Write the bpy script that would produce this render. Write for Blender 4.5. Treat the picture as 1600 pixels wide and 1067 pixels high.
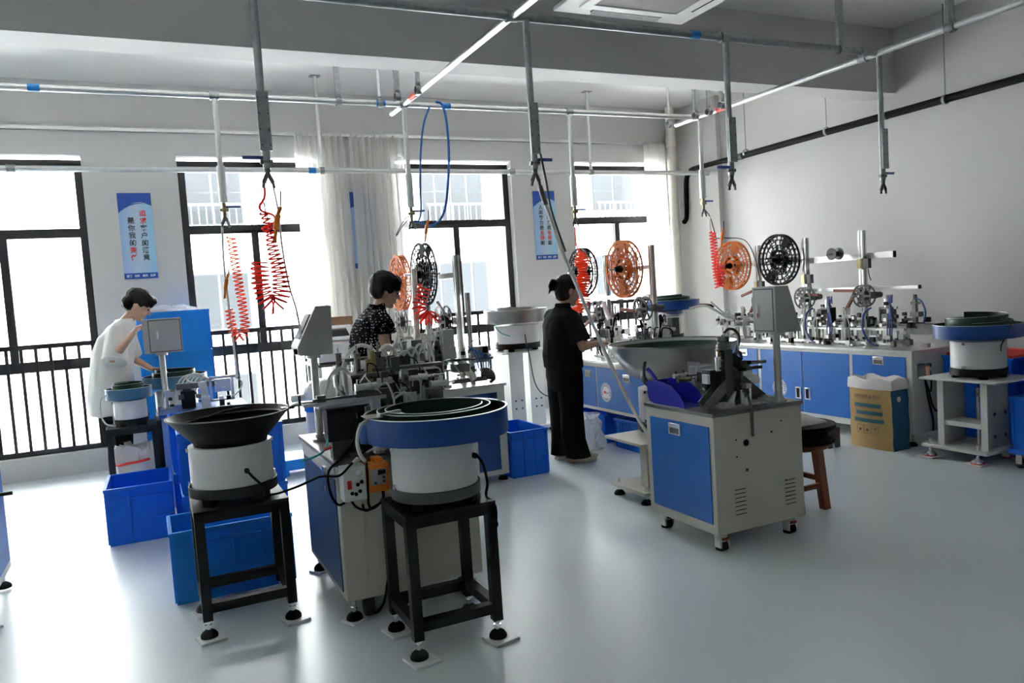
import bpy, bmesh, math, random
from mathutils import Vector, Matrix

# ------------------------------------------------------------------ camera, world, exposure
scene = bpy.context.scene
for o in list(bpy.data.objects):
    bpy.data.objects.remove(o, do_unlink=True)
C = scene.collection
R = math.radians

def make_camera(yaw, pitch, roll, fpx, height):
    f = Vector((math.sin(yaw)*math.cos(pitch), math.cos(yaw)*math.cos(pitch), -math.sin(pitch)))
    r = Vector((math.cos(yaw), -math.sin(yaw), 0)); d = f.cross(r)
    c, s = math.cos(roll), math.sin(roll)
    rr, dd = c*r + s*d, -s*r + c*d
    cam = bpy.data.cameras.new('camera'); ob = bpy.data.objects.new('camera', cam); C.objects.link(ob)
    m = Matrix((rr, -dd, -f)).transposed().to_4x4(); m.translation = (0, 0, height)
    ob.matrix_world = m
    cam.sensor_width = 36.0; cam.lens = fpx/1600*36.0; cam.clip_start = .05; cam.clip_end = 300
    scene.camera = ob
make_camera(.4393, .0666, .065, 1206.8, 1.45)

SKY = 9.0
world = bpy.data.worlds.new('overcast_sky'); scene.world = world; world.use_nodes = True
wn = world.node_tree.nodes; bg = wn.get('Background') or wn.new('ShaderNodeBackground')
bg.inputs[0].default_value = (.93, .965, 1.0, 1); bg.inputs[1].default_value = SKY
vs = scene.view_settings
vs.view_transform = 'Standard'; vs.look = 'None'; vs.gamma = 1.0; vs.use_curve_mapping = False
vs.exposure = 1.85
scene.cycles.use_denoising = True

# ------------------------------------------------------------------ materials
M = {}
def mat(name, col, rough=.5, metal=0.0, noise=.06, nscale=8.0, bump=0.0, bscale=60.0, coat=0.0, spec=None, trans=0.0, stretch=None):
    m = bpy.data.materials.new(name); m.use_nodes = True
    nt = m.node_tree; n = nt.nodes; b = n['Principled BSDF']
    b.inputs['Roughness'].default_value = rough; b.inputs['Metallic'].default_value = metal
    if coat: b.inputs['Coat Weight'].default_value = coat; b.inputs['Coat Roughness'].default_value = .08
    if spec is not None: b.inputs['Specular IOR Level'].default_value = spec
    if trans: b.inputs['Transmission Weight'].default_value = trans
    tc = n.new('ShaderNodeTexCoord'); vec = tc.outputs['Object']
    if stretch:
        mp = n.new('ShaderNodeMapping'); mp.inputs['Scale'].default_value = stretch
        nt.links.new(vec, mp.inputs[0]); vec = mp.outputs[0]
    no = n.new('ShaderNodeTexNoise'); no.inputs['Scale'].default_value = nscale; no.inputs['Detail'].default_value = 4
    nt.links.new(vec, no.inputs['Vector'])
    ra = n.new('ShaderNodeValToRGB')
    lo = tuple(max(0, c*(1-noise)) for c in col[:3]) + (1,); hi = tuple(min(1, c*(1+noise)) for c in col[:3]) + (1,)
    ra.color_ramp.elements[0].position = .3; ra.color_ramp.elements[1].position = .7
    ra.color_ramp.elements[0].color = lo; ra.color_ramp.elements[1].color = hi
    nt.links.new(no.outputs['Fac'], ra.inputs[0]); nt.links.new(ra.outputs[0], b.inputs['Base Color'])
    if bump:
        n2 = n.new('ShaderNodeTexNoise'); n2.inputs['Scale'].default_value = bscale; n2.inputs['Detail'].default_value = 3
        nt.links.new(tc.outputs['Object'], n2.inputs['Vector'])
        bp = n.new('ShaderNodeBump'); bp.inputs['Strength'].default_value = bump; bp.inputs['Distance'].default_value = .004
        nt.links.new(n2.outputs['Fac'], bp.inputs['Height']); nt.links.new(bp.outputs[0], b.inputs['Normal'])
    M[name] = m
    return m
def crate_mat(name, col, thin=.22):
    m = mat(name, col, .4, noise=.06, nscale=3); nt = m.node_tree; n = nt.nodes
    b = n['Principled BSDF']; out = [q for q in n if q.type == 'OUTPUT_MATERIAL'][0]; ra = [q for q in n if q.type == 'VALTORGB'][0]
    tl = n.new('ShaderNodeBsdfTranslucent'); mx = n.new('ShaderNodeMixShader'); mx.inputs[0].default_value = thin      # thin moulded plastic lets daylight through
    nt.links.new(ra.outputs[0], tl.inputs[0]); nt.links.new(b.outputs[0], mx.inputs[1]); nt.links.new(tl.outputs[0], mx.inputs[2]); nt.links.new(mx.outputs[0], out.inputs[0])
mat('wall_paint', (.67, .66, .645), .75, noise=.015, nscale=1.5, bump=.08, bscale=90)
mat('unseen_wall_dark', (.20, .21, .22), .7, noise=.04, nscale=2)  # for the unseen walls, darkened so less light bounces onto the beam
mat('ceiling_paint', (.82, .81, .80), .85, noise=.015, nscale=1.2)
mat('beam_paint', (.66, .65, .64), .8, noise=.02, nscale=1.2)
mat('epoxy', (.65, .715, .735), .33, noise=.04, nscale=.8, bump=.03, bscale=14, spec=.55)
mat('window_dark', (.035, .035, .037), .45, .3)
mat('rail_dark', (.03, .03, .035), .4, .3)
mat('slate', (.03, .065, .14), .3, noise=.08, nscale=4)
mat('steel', (.62, .62, .60), .28, 1.0, noise=.08, nscale=20)
mat('steel_bowl', (.40, .41, .405), .28, 1.0, noise=.1, nscale=6)
mat('galv', (.34, .36, .365), .42, .9, noise=.15, nscale=30)
mat('galv_light', (.70, .71, .70), .38, .85, noise=.06, nscale=30)
mat('alu', (.68, .68, .67), .35, .9, noise=.06, nscale=30)
mat('alu_dark', (.17, .17, .165), .45, .7, noise=.12, nscale=25)
mat('machine_grey', (.075, .075, .072), .5, .3, noise=.15, nscale=20)
mat('chrome', (.8, .8, .8), .12, 1.0, noise=.02)
mat('beige', (.56, .55, .47), .45, noise=.04, nscale=5)
mat('beige_light', (.68, .68, .63), .45, noise=.03, nscale=5)
mat('cab_grey', (.40, .41, .39), .45, noise=.03, nscale=6)
mat('blue_door', (.012, .145, .52), .38, noise=.05, nscale=3)
mat('blue_dark', (.012, .065, .27), .35, noise=.06, nscale=4)
mat('bowl_blue', (.002, .055, .25), .33, noise=.08, nscale=4)
mat('bowl_bluegrey', (.055, .17, .29), .4, noise=.06, nscale=4)
mat('bowl_green', (.002, .036, .020), .4, noise=.15, nscale=10)
crate_mat('crate_blue', (.002, .19, .85))
crate_mat('crate_bright', (.012, .33, .95))
mat('pan_blue', (.012, .012, .36), .35, noise=.05)
mat('white_plastic', (.78, .79, .78), .35, noise=.02)
mat('white_paint', (.76, .77, .75), .4, noise=.03)
mat('black_paint', (.008, .008, .009), .5, spec=.3, noise=.2)
mat('black_rubber', (.008, .008, .008), .65, spec=.15, noise=.2)
mat('black_plastic', (.008, .008, .009), .5, spec=.2, noise=.2)
mat('dark_grey', (.07, .07, .072), .5, noise=.15)
mat('reel_black', (.008, .008, .009), .7, spec=.12, noise=.2)
mat('orange', (.62, .15, .018), .6, spec=.12, noise=.1, nscale=12)
mat('orange_bright', (.85, .25, .02), .4, noise=.05)
crate_mat('red_hose', (.90, .045, .02), .5)
crate_mat('redorange_hose', (.92, .12, .02), .5)
crate_mat('pink_hose', (.95, .085, .06), .5)
mat('hose_clear', (.66, .67, .62), .3, noise=.05, nscale=20, trans=.25)
mat('hose_white', (.75, .75, .72), .35, noise=.04)
mat('hose_blue', (.02, .16, .55), .35, noise=.05)
mat('hose_navy', (.05, .09, .32), .4, noise=.05)
mat('teal', (.02, .40, .42), .4, noise=.05)
mat('tape_blue', (.01, .22, .62), .45, noise=.05)
mat('tape_red', (.75, .04, .025), .45, noise=.05)
mat('brass', (.40, .34, .18), .3, .9, noise=.1)
mat('wood', (.22, .075, .028), .45, noise=.3, nscale=6, stretch=(1, 1, .12))
mat('kraft', (.52, .34, .13), .7, noise=.07, nscale=5, bump=.15, bscale=25)
mat('bag_white', (.78, .74, .72), .6, noise=.04, bump=.15, bscale=25)
mat('bag_blue', (.02, .13, .22), .6, noise=.08)
mat('print_teal', (.008, .10, .14), .6, noise=.08)
mat('print_brown', (.09, .055, .03), .7, noise=.05)
mat('poster_blue', (.02, .09, .45), .35, noise=.02)
mat('poster_black', (.04, .05, .06), .5, noise=.02)
mat('poster_red', (.80, .03, .04), .5, noise=.02)
mat('poster_white', (.85, .87, .9), .5, noise=.02)
mat('skin', (.50, .29, .20), .5, noise=.06, nscale=10)
mat('skin_light', (.60, .37, .27), .5, noise=.06, nscale=10)
mat('hair', (.006, .005, .0045), .5, spec=.2, noise=.4, nscale=60, stretch=(1, 1, .2))
mat('hair_brown', (.012, .007, .006), .5, spec=.2, noise=.4, nscale=60, stretch=(1, 1, .2))
mat('cloth_black', (.006, .006, .007), .9, spec=.1, noise=.2, nscale=6, bump=.2, bscale=18)
mat('cloth_white', (.78, .77, .76), .8, noise=.02, bump=.25, bscale=14)
mat('shoe_cream', (.62, .56, .47), .6, noise=.05)
mat('eye', (.02, .015, .01), .2)
mat('lips', (.42, .14, .12), .45)
mat('facade', (.86, .85, .84), .85, noise=.02, nscale=.5)
mat('facade_frame', (.03, .03, .032), .8, noise=.05, nscale=.7)
mat('facade_glass', (.018, .020, .022), .4, spec=.15, noise=.1, nscale=.6)
mat('facade_rail', (.028, .028, .032), .6)
mat('facade_rail_warm', (.05, .034, .026), .7)
mat('leaf', (.06, .16, .05), .6, noise=.3)
mat('cardboard', (.32, .20, .12), .8, noise=.1)
mat('label_cream', (.72, .68, .55), .6)
mat('grille_grey', (.33, .31, .29), .7, noise=.05, nscale=20)
mat('ac_white', (.78, .77, .75), .45, noise=.02)
mat('pvc_cream', (.78, .74, .66), .45, noise=.03)
mat('screen_dark', (.03, .035, .045), .15)
mat('leather_red', (.22, .045, .025), .5, noise=.1)

def glass_mat(name, tint, gloss=.06, rough=.02):
    m = bpy.data.materials.new(name); m.use_nodes = True; nt = m.node_tree; n = nt.nodes; n.clear()
    out = n.new('ShaderNodeOutputMaterial'); mx = n.new('ShaderNodeMixShader'); t = n.new('ShaderNodeBsdfTransparent'); g = n.new('ShaderNodeBsdfGlossy')
    fr = n.new('ShaderNodeFresnel'); fr.inputs[0].default_value = 1.35
    t.inputs[0].default_value = tint + (1,); g.inputs['Roughness'].default_value = rough
    nt.links.new(fr.outputs[0], mx.inputs[0]); nt.links.new(t.outputs[0], mx.inputs[1]); nt.links.new(g.outputs[0], mx.inputs[2]); nt.links.new(mx.outputs[0], out.inputs[0])
    M[name] = m
glass_mat('glass', (.97, .98, .97))
glass_mat('clear_film', (.90, .91, .90), rough=.15)

def sheer(name, col, tr):
    m = bpy.data.materials.new(name); m.use_nodes = True; nt = m.node_tree; n = nt.nodes; n.clear()
    out = n.new('ShaderNodeOutputMaterial'); d = n.new('ShaderNodeBsdfDiffuse'); tl = n.new('ShaderNodeBsdfTranslucent'); tp = n.new('ShaderNodeBsdfTransparent')
    no = n.new('ShaderNodeTexNoise'); no.inputs['Scale'].default_value = 40
    ra = n.new('ShaderNodeValToRGB'); ra.color_ramp.elements[0].color = tuple(c*.95 for c in col) + (1,); ra.color_ramp.elements[1].color = col + (1,)
    nt.links.new(no.outputs['Fac'], ra.inputs[0])
    nt.links.new(ra.outputs[0], d.inputs[0]); nt.links.new(ra.outputs[0], tl.inputs[0])
    a = n.new('ShaderNodeMixShader'); a.inputs[0].default_value = .5
    b = n.new('ShaderNodeMixShader'); b.inputs[0].default_value = tr
    nt.links.new(d.outputs[0], a.inputs[1]); nt.links.new(tl.outputs[0], a.inputs[2])
    nt.links.new(a.outputs[0], b.inputs[1]); nt.links.new(tp.outputs[0], b.inputs[2]); nt.links.new(b.outputs[0], out.inputs[0])
    M[name] = m
sheer('curtain_sheer', (.97, .955, .925), .22)
sheer('film_bag', (.85, .86, .87), .45)

def dots_mat():
    m = mat('polka_dots', (.012, .012, .014), .9, spec=.1)
    nt = m.node_tree; n = nt.nodes; b = n['Principled BSDF']
    tc = n.new('ShaderNodeTexCoord'); vo = n.new('ShaderNodeTexVoronoi'); vo.inputs['Scale'].default_value = 52; vo.inputs['Randomness'].default_value = .45
    nt.links.new(tc.outputs['Object'], vo.inputs['Vector'])
    lt = n.new('ShaderNodeMath'); lt.operation = 'LESS_THAN'; lt.inputs[1].default_value = .235
    nt.links.new(vo.outputs['Distance'], lt.inputs[0])
    mx = n.new('ShaderNodeMix'); mx.data_type = 'RGBA'; mx.inputs[6].default_value = (.006, .006, .007, 1); mx.inputs[7].default_value = (.8, .8, .78, 1)
    nt.links.new(lt.outputs[0], mx.inputs[0]); nt.links.new(mx.outputs[2], b.inputs['Base Color'])
dots_mat()

def poster_mat():
    m = bpy.data.materials.new('poster_print'); m.use_nodes = True; nt = m.node_tree; n = nt.nodes; b = n['Principled BSDF']
    b.inputs['Roughness'].default_value = .4
    tc = n.new('ShaderNodeTexCoord'); sp = n.new('ShaderNodeSeparateXYZ'); nt.links.new(tc.outputs['Object'], sp.inputs[0])
    mr = n.new('ShaderNodeMapRange'); mr.inputs[1].default_value = -.145; mr.inputs[2].default_value = .145
    nt.links.new(sp.outputs[0], mr.inputs[0])
    ra = n.new('ShaderNodeValToRGB'); e = ra.color_ramp.elements
    e[0].color = (.36, .54, .85, 1); e[1].color = (.33, .66, .90, 1); k = e.new(.5); k.color = (.55, .68, .82, 1)
    nt.links.new(mr.outputs[0], ra.inputs[0]); nt.links.new(ra.outputs[0], b.inputs['Base Color'])
    M['poster_print'] = m
poster_mat()

# ------------------------------------------------------------------ mesh builder
def cat_rom(pts, sub=6):
    p = [Vector(q) for q in pts]; out = []
    for i in range(len(p)-1):
        p0 = p[max(i-1, 0)]; p1 = p[i]; p2 = p[i+1]; p3 = p[min(i+2, len(p)-1)]
        for k in range(sub):
            t = k/sub; t2 = t*t; t3 = t2*t
            out.append(.5*((2*p1) + (-p0+p2)*t + (2*p0-5*p1+4*p2-p3)*t2 + (-p0+3*p1-3*p2+p3)*t3))
    out.append(p[-1]); return out

class MB:
    def __init__(s): s.v = []; s.f = []
    def add(s, vs, fs):
        b = len(s.v); s.v += [Vector(q) for q in vs]; s.f += [tuple(i+b for i in f) for f in fs]; return s
    def box(s, x0, x1, y0, y1, z0, z1):
        return s.add([(x0,y0,z0),(x1,y0,z0),(x1,y1,z0),(x0,y1,z0),(x0,y0,z1),(x1,y0,z1),(x1,y1,z1),(x0,y1,z1)],
                     [(0,3,2,1),(4,5,6,7),(0,1,5,4),(1,2,6,5),(2,3,7,6),(3,0,4,7)])
    def cbox(s, c, size, rz=0, ry=0, rx=0):
        m = Matrix.Rotation(rz, 3, 'Z') @ Matrix.Rotation(ry, 3, 'Y') @ Matrix.Rotation(rx, 3, 'X'); c = Vector(c); h = [q/2 for q in size]
        pts = [c + m @ Vector((a*h[0], b*h[1], d*h[2])) for a, b, d in ((-1,-1,-1),(1,-1,-1),(1,1,-1),(-1,1,-1),(-1,-1,1),(1,-1,1),(1,1,1),(-1,1,1))]
        return s.add(pts, [(0,3,2,1),(4,5,6,7),(0,1,5,4),(1,2,6,5),(2,3,7,6),(3,0,4,7)])
    def cyl(s, p0, p1, r0, r1=None, n=16, caps=True):
        r1 = r0 if r1 is None else r1
        p0 = Vector(p0); p1 = Vector(p1); d = (p1-p0).normalized()
        u = d.orthogonal().normalized(); w = d.cross(u)
        vs = []
        for p, r in ((p0, r0), (p1, r1)):
            vs += [p + (u*math.cos(2*math.pi*i/n) + w*math.sin(2*math.pi*i/n))*r for i in range(n)]
        fs = [(i, (i+1) % n, n+(i+1) % n, n+i) for i in range(n)]
        if caps: fs += [tuple(range(n-1, -1, -1)), tuple(range(n, 2*n))]
        return s.add(vs, fs)
    def tube(s, pts, r, n=8, smooth=0, rads=None):
        p = cat_rom(pts, smooth) if smooth else [Vector(q) for q in pts]
        k = len(p); vs = []; fs = []
        t = (p[1]-p[0]).normalized(); u = t.orthogonal().normalized()
        for i in range(k):
            tn = (p[min(i+1, k-1)] - p[max(i-1, 0)])
            tn = tn.normalized() if tn.length > 1e-9 else t
            u = (u - tn*u.dot(tn))
            u = u.normalized() if u.length > 1e-6 else tn.orthogonal().normalized()
            w = tn.cross(u); rr = rads[i] if rads else r
            vs += [p[i] + (u*math.cos(2*math.pi*j/n) + w*math.sin(2*math.pi*j/n))*rr for j in range(n)]
        for i in range(k-1):
            fs += [(i*n+j, i*n+(j+1) % n, (i+1)*n+(j+1) % n, (i+1)*n+j) for j in range(n)]
        fs += [tuple(range(n-1, -1, -1)), tuple(range((k-1)*n, k*n))]
        return s.add(vs, fs)
    def lathe(s, c, prof, n=32, axis='Z', a0=0, a1=2*math.pi, close=None):
        full = abs(a1-a0-2*math.pi) < 1e-6; k = n if full else n+1; vs = []; fs = []
        for r, z in prof:
            for i in range(k):
                a = a0+(a1-a0)*i/n; x, y = r*math.cos(a), r*math.sin(a)
                q = {'Z': (x, y, z), 'X': (z, x, y), 'Y': (x, z, y)}[axis]
                vs.append((c[0]+q[0], c[1]+q[1], c[2]+q[2]))
        for j in range(len(prof)-1):
            for i in range(n if not full else n):
                i2 = (i+1) % k if full else i+1
                fs.append((j*k+i, j*k+i2, (j+1)*k+i2, (j+1)*k+i))
        return s.add(vs, fs)
    def ring(s, c, ro, ri, x0, x1, n=48, axis='X'):
        return s.lathe(c, [(ri, x0), (ro, x0), (ro, x1), (ri, x1), (ri, x0)], n, axis)
    def prism(s, pts, axis, a0, a1):
        # pts: 2-D polygon; axis 'X': (y,z), 'Y': (x,z), 'Z': (x,y)
        f = {'X': lambda p, a: (a, p[0], p[1]), 'Y': lambda p, a: (p[0], a, p[1]), 'Z': lambda p, a: (p[0], p[1], a)}[axis]
        n = len(pts)
        return s.add([f(p, a0) for p in pts] + [f(p, a1) for p in pts],
                     [tuple(range(n-1, -1, -1)), tuple(range(n, 2*n))] + [(i, (i+1) % n, n+(i+1) % n, n+i) for i in range(n)])
    def ball(s, c, r, n=12, m=8, rot=None):
        if not hasattr(r, '__len__'): r = (r, r, r)
        c = Vector(c); vs = []
        for j in range(m+1):
            t = math.pi*j/m
            for i in range(n):
                a = 2*math.pi*i/n; q = Vector((r[0]*math.sin(t)*math.cos(a), r[1]*math.sin(t)*math.sin(a), -r[2]*math.cos(t)))
                vs.append(c + (rot @ q if rot else q))
        fs = [(j*n+i, j*n+(i+1) % n, (j+1)*n+(i+1) % n, (j+1)*n+i) for j in range(m) for i in range(n)]
        return s.add(vs, fs)
    def caps(s, p0, p1, r0, r1, n=12):
        p0 = Vector(p0); p1 = Vector(p1); s.ball(p0, r0, n, 8); s.ball(p1, r1, n, 8); return s.cyl(p0, p1, r0, r1, n)
    def mesh(s, name, off=(0, 0, 0), smooth=True):
        me = bpy.data.meshes.new(name); o = Vector(off)
        me.from_pydata([tuple(q-o) for q in s.v], [], s.f)
        bm = bmesh.new(); bm.from_mesh(me)
        bmesh.ops.remove_doubles(bm, verts=bm.verts, dist=1e-5)
        bmesh.ops.recalc_face_normals(bm, faces=bm.faces)
        bm.to_mesh(me); bm.free()
        if smooth:
            me.shade_smooth(); me.set_sharp_from_angle(angle=R(38))
        return me

def woff(o):
    v = Vector((0, 0, 0))
    while o: v += o.location; o = o.parent
    return v
def put(name, mb, material, parent=None, local=False, bevel=0, smooth=True):
    me = mb.mesh(name, (0, 0, 0) if (local or not parent) else woff(parent), smooth) if isinstance(mb, MB) else mb
    if material: me.materials.clear(); me.materials.append(M[material])
    o = bpy.data.objects.new(name, me); C.objects.link(o)
    if parent: o.parent = parent
    if bevel:
        b = o.modifiers.new('edge', 'BEVEL'); b.width = bevel; b.segments = 2; b.limit_method = 'ANGLE'; b.angle_limit = R(50)
    return o
def tag(o, label, cat, group=None):
    o['label'] = label; o['category'] = cat
    if group: o['group'] = group
    return o
def thing(name, label, cat, loc=(0, 0, 0), rz=0, group=None):
    o = bpy.data.objects.new(name, None); C.objects.link(o); o.location = loc; o.rotation_euler = (0, 0, rz); o.empty_display_size = .1
    return tag(o, label, cat, group)
def struct(name, mb, material, parent=None, **k):
    o = put(name, mb, material, parent, **k)
    if not parent: o['kind'] = 'structure'
    return o
def inst(o, loc, parent=None):
    c = o.copy(); C.objects.link(c); c.location = loc; c.parent = parent or o.parent; return c

# ------------------------------------------------------------------ the room
XL, XR, YF, YB, ZC = -12.7, 6.45, -9.0, 8.2, 3.62
struct('floor', MB().box(XL-.3, XR+.3, YF-.3, YB+.4, -.12, 0), 'epoxy')
struct('ceiling', MB().box(XL-.3, XR+.3, YF-.3, YB+.4, ZC, ZC+.15), 'ceiling_paint')
struct('trim_1', MB().box(XL, XR, 5.03, 5.30, 3.035, ZC), 'beam_paint')['label'] = 'deep ceiling beam crossing the room'
WIN = [(-12.77+.2, -11.39), (-10.58, -9.20), (-8.38, -7.0), (-6.19, -4.81), (-4.0, -2.61), (-1.80, -.42), (.395, 1.76), (2.59, 3.98), (4.784, 6.15)]  # windows left of the view are unseen, added for more daylight
SILL, HEAD = .205, 2.95
wb = MB()
edges = [XL-.3] + [e for w in WIN for e in w] + [XR+.3]
for i in range(0, len(edges), 2): wb.box(edges[i], edges[i+1], YB, YB+.25, 0, ZC)
for a, b in WIN:
    wb.box(a, b, YB, YB+.25, 0, SILL); wb.box(a, b, YB, YB+.25, HEAD, ZC)
struct('wall_back', wb, 'wall_paint')
struct('wall_right', MB().box(XR, XR+.25, YF, YB+.2, 0, ZC).box(XR-.07, XR, 7.43, YB, 0, ZC), 'wall_paint')
struct('wall_left', MB().box(XL-.25, XL, YF, YB+.2, 0, ZC), 'unseen_wall_dark')
wf = MB(); FW = []
edges = [XL-.3] + [e for w in FW for e in w] + [XR+.3]
for i in range(0, len(edges), 2): wf.box(edges[i], edges[i+1], YF-.25, YF, 0, ZC)
for a, b in FW: wf.box(a, b, YF-.25, YF, 0, .9); wf.box(a, b, YF-.25, YF, 2.3, ZC)
struct('wall_front', wf, 'unseen_wall_dark')
struct('trim_2', MB().box(XL, 6.3, YB-.055, YB-.005, 3.165, 3.195), 'alu')['label'] = 'thin metal curtain rail along the window wall'

def portal(x0, x1, z0, z1, y, ny):
    l = bpy.data.lights.new('window_daylight', 'AREA'); l.shape = 'RECTANGLE'; l.size = x1-x0; l.size_y = z1-z0
    l.cycles.is_portal = True
    o = bpy.data.objects.new('window_daylight', l); C.objects.link(o); o.location = ((x0+x1)/2, y, (z0+z1)/2)
    o.rotation_euler = (R(90) if ny > 0 else R(-90), 0, 0)
for a, b in WIN: portal(a, b, SILL, HEAD, YB+.27, -1)
for a, b in FW: portal(a, b, .9, 2.3, YF-.27, 1)

wi = 0
for a, b in WIN:
    wi += 1
    w = thing('window_%d' % wi, 'dark framed window with a fixed top light above two lower panes', 'window', ((a+b)/2, YB+.12, SILL))
    del w['category']; del w['label']; w['kind'] = 'structure'
    y0, y1, t = YB+.10, YB+.16, .07; mx = (a+b)/2
    put('window_frame', MB().box(a, a+t, y0, y1, SILL, HEAD-.03).box(b-t, b, y0, y1, SILL, HEAD-.03).box(a+t, b-t, y0, y1, HEAD-.09, HEAD-.03).box(a+t, b-t, y0, y1, SILL, SILL+.05), 'window_dark', w)
    put('transom', MB().box(a+t, b-t, y0-.01, y1, 2.20, 2.285).box(a+t+.3, b-t-.5, y0-.03, y0-.01, 2.23, 2.25), 'window_dark', w)
    put('lower_rail', MB().box(a+t, b-t, y0, y1, .975, 1.075), 'window_dark', w)
    put('mullion', MB().box(mx-.035, mx+.035, y0-.01, y1, 1.075, 2.20), 'window_dark', w)
    h = put('sash_handle', MB().box(mx-.012, mx+.012, y0-.03, y0-.01, 1.50, 1.56).box(mx+.0, mx+.03, y0-.04, y0-.03, 1.52, 1.54), 'window_dark', w)
    for q in ((a+t, b-t, 2.285, HEAD-.09), (a+t, mx-.035, 1.075, 2.20), (mx+.035, b-t, 1.075, 2.20), (a+t, b-t, SILL+.05, .975)):
        put('pane', MB().box(q[0], q[1], y0+.025, y0+.033, q[2], q[3]), 'glass', w)

NW = len(WIN)
rail_lab = {NW-4: 'dark metal safety railing across the big window beside the man in white', NW-3: 'dark metal safety railing behind the hanging red coil hoses',
            NW-2: 'dark metal safety railing behind the steel feeder bowl', NW-1: 'dark metal safety railing behind the orange and black reels'}
bar_me = MB().box(-.014, .014, -.010, .010, .26, 1.19).mesh('bar')
for i, (a, b) in enumerate(WIN):
    if i < NW-4: continue
    lab = rail_lab[i]
    r = thing('railing', lab, 'railing', ((a+b)/2, YB+.045, SILL), group='window railings')
    put('top_rail', MB().box(a, b, YB+.025, YB+.065, 1.19, 1.235), 'rail_dark', r)
    put('bottom_rail', MB().box(a, b, YB+.03, YB+.06, .235, .265), 'rail_dark', r)
    n = 12
    for k in range(n):
        o = put('bar', bar_me, 'rail_dark', r); o.location = (a+(b-a)*(k+.5)/n-(a+b)/2, 0, -SILL)

# ------------------------------------------------------------------ outside: pale building across the yard
def outside():
    Y = 17.0
    o = thing('apartment_building', 'pale apartment block seen across the yard through the windows', 'building', (4, Y, -9))
    put('wall', MB().box(-26, 34, Y, Y+.5, -9, 11), 'facade', o)
    # windows of the facade: (x0, x1, z0, z1)
    wins = []
    for dz in (-6.4, -4.3, -2.1, 0, 2.15, 4.4):
        for x0, x1, z0, z1 in ((-8.2, -7.1, 1.0, 2.1), (-5.4, -4.2, 1.0, 2.1), (.86, 1.98, 1.05, 2.15), (5.94, 6.55, 1.0, 2.15), (6.66, 7.42, 1.0, 2.15), (10.5, 11.7, 1.2, 2.15), (14.2, 15.4, 1.1, 2.15)): wins.append((x0, x1, z0+dz, z1+dz))
    for x0, x1, z0, z1 in wins:
        f = put('window', MB().box(x0-.05, x1+.05, Y-.05, Y-.001, z0-.05, z1+.05), 'facade_frame', o)
        mxx = (x0+x1)/2
        put('pane', MB().box(x0, mxx-.03, Y-.06, Y-.0505, z0, z1), 'facade_glass', f); put('pane', MB().box(mxx+.03, x1, Y-.06, Y-.0505, z0, z1), 'facade_glass', f)
        put('sill', MB().box(x0-.12, x1+.12, Y-.14, Y-.001, z0-.13, z0-.051), 'facade', f)
    for x0, x1, z0, m in ((.5, 2.4, 3.05, 'facade_rail'), (10.2, 12.3, 3.0, 'facade_rail_warm'), (5.8, 7.7, 3.0, 'facade_rail')):
        bal = put('balcony', MB().box(x0, x1, Y-.75, Y-.15, z0-.12, z0), 'facade', o)
        put('balcony_rail', MB().box(x0, x1, Y-.75, Y-.71, z0+.42, z0+.47), m, bal)
        for k in range(14): put('balcony_bar', MB().box(x0+.05+(x1-x0-.1)*k/13-.012, x0+.05+(x1-x0-.1)*k/13+.012, Y-.745, Y-.715, z0, z0+.42), m, bal)
    h = thing('low_house', 'pale low house with grey windows seen through the window railing', 'house', (-5.5, 14, -8))
    put('wall', MB().box(-9, -1.0, 12.2, 15.8, -9, -1.0), 'facade', h)
    put('roof', MB().prism([(12.0, -1.0), (16, -1.0), (14, -.3)], 'X', -9.2, -.8), 'facade', h)
    for x in (-2.9, -3.6): put('window', MB().box(x, x+.42, 12.15, 12.199, -2.2, -1.6), 'facade_glass', h)
outside()
# ------------------------------------------------------------------ curtains, posters, wall pipes
def curtain(x0, x1, label, pleats, seed, zb=.12):
    rng = random.Random(seed); n = pleats*10; mb = MB(); vs = []; rows = 14
    ph = [rng.uniform(0, 6) for _ in range(4)]
    for j in range(rows+1):
        z = zb+(3.16-zb)*j/rows
        for i in range(n+1):
            u = i/n; am = .028+.022*(1-j/rows)
            y = YB-.11 - am*math.sin(2*math.pi*pleats*u+.35*math.sin(5*u+ph[0])) - .012*math.sin(2*math.pi*pleats*2.3*u+ph[1]+z)
            x = x0+(x1-x0)*(u + .006*math.sin(3*z+7*u+ph[2])) + (.035*(1-j/rows)*(u-.3))
            vs.append((x, y, z))
    fs = [(j*(n+1)+i, j*(n+1)+i+1, (j+1)*(n+1)+i+1, (j+1)*(n+1)+i) for j in range(rows) for i in range(n)]
    mb.add(vs, fs)
    t = thing('curtain', label, 'curtain', ((x0+x1)/2, YB-.11, 0), group='sheer white curtains')
    put('fabric', mb, 'curtain_sheer', t)
    hk = MB()
    for k in range(pleats): hk.box(x0+(x1-x0)*(k+.5)/pleats-.006, x0+(x1-x0)*(k+.5)/pleats+.006, YB-.12, YB-.055, 3.15, 3.185)
    put('hook_row', hk, 'alu', t)['kind'] = 'stuff'
curtain(1.50, 2.03, 'sheer white curtain hanging nearer the red coil hose', 8, 1)
curtain(2.07, 2.66, 'sheer white curtain hanging above the woman in the dotted blouse', 9, 2)
curtain(5.78, 6.12, 'sheer white curtain hanging by the corner drainpipe', 6, 3)

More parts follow.
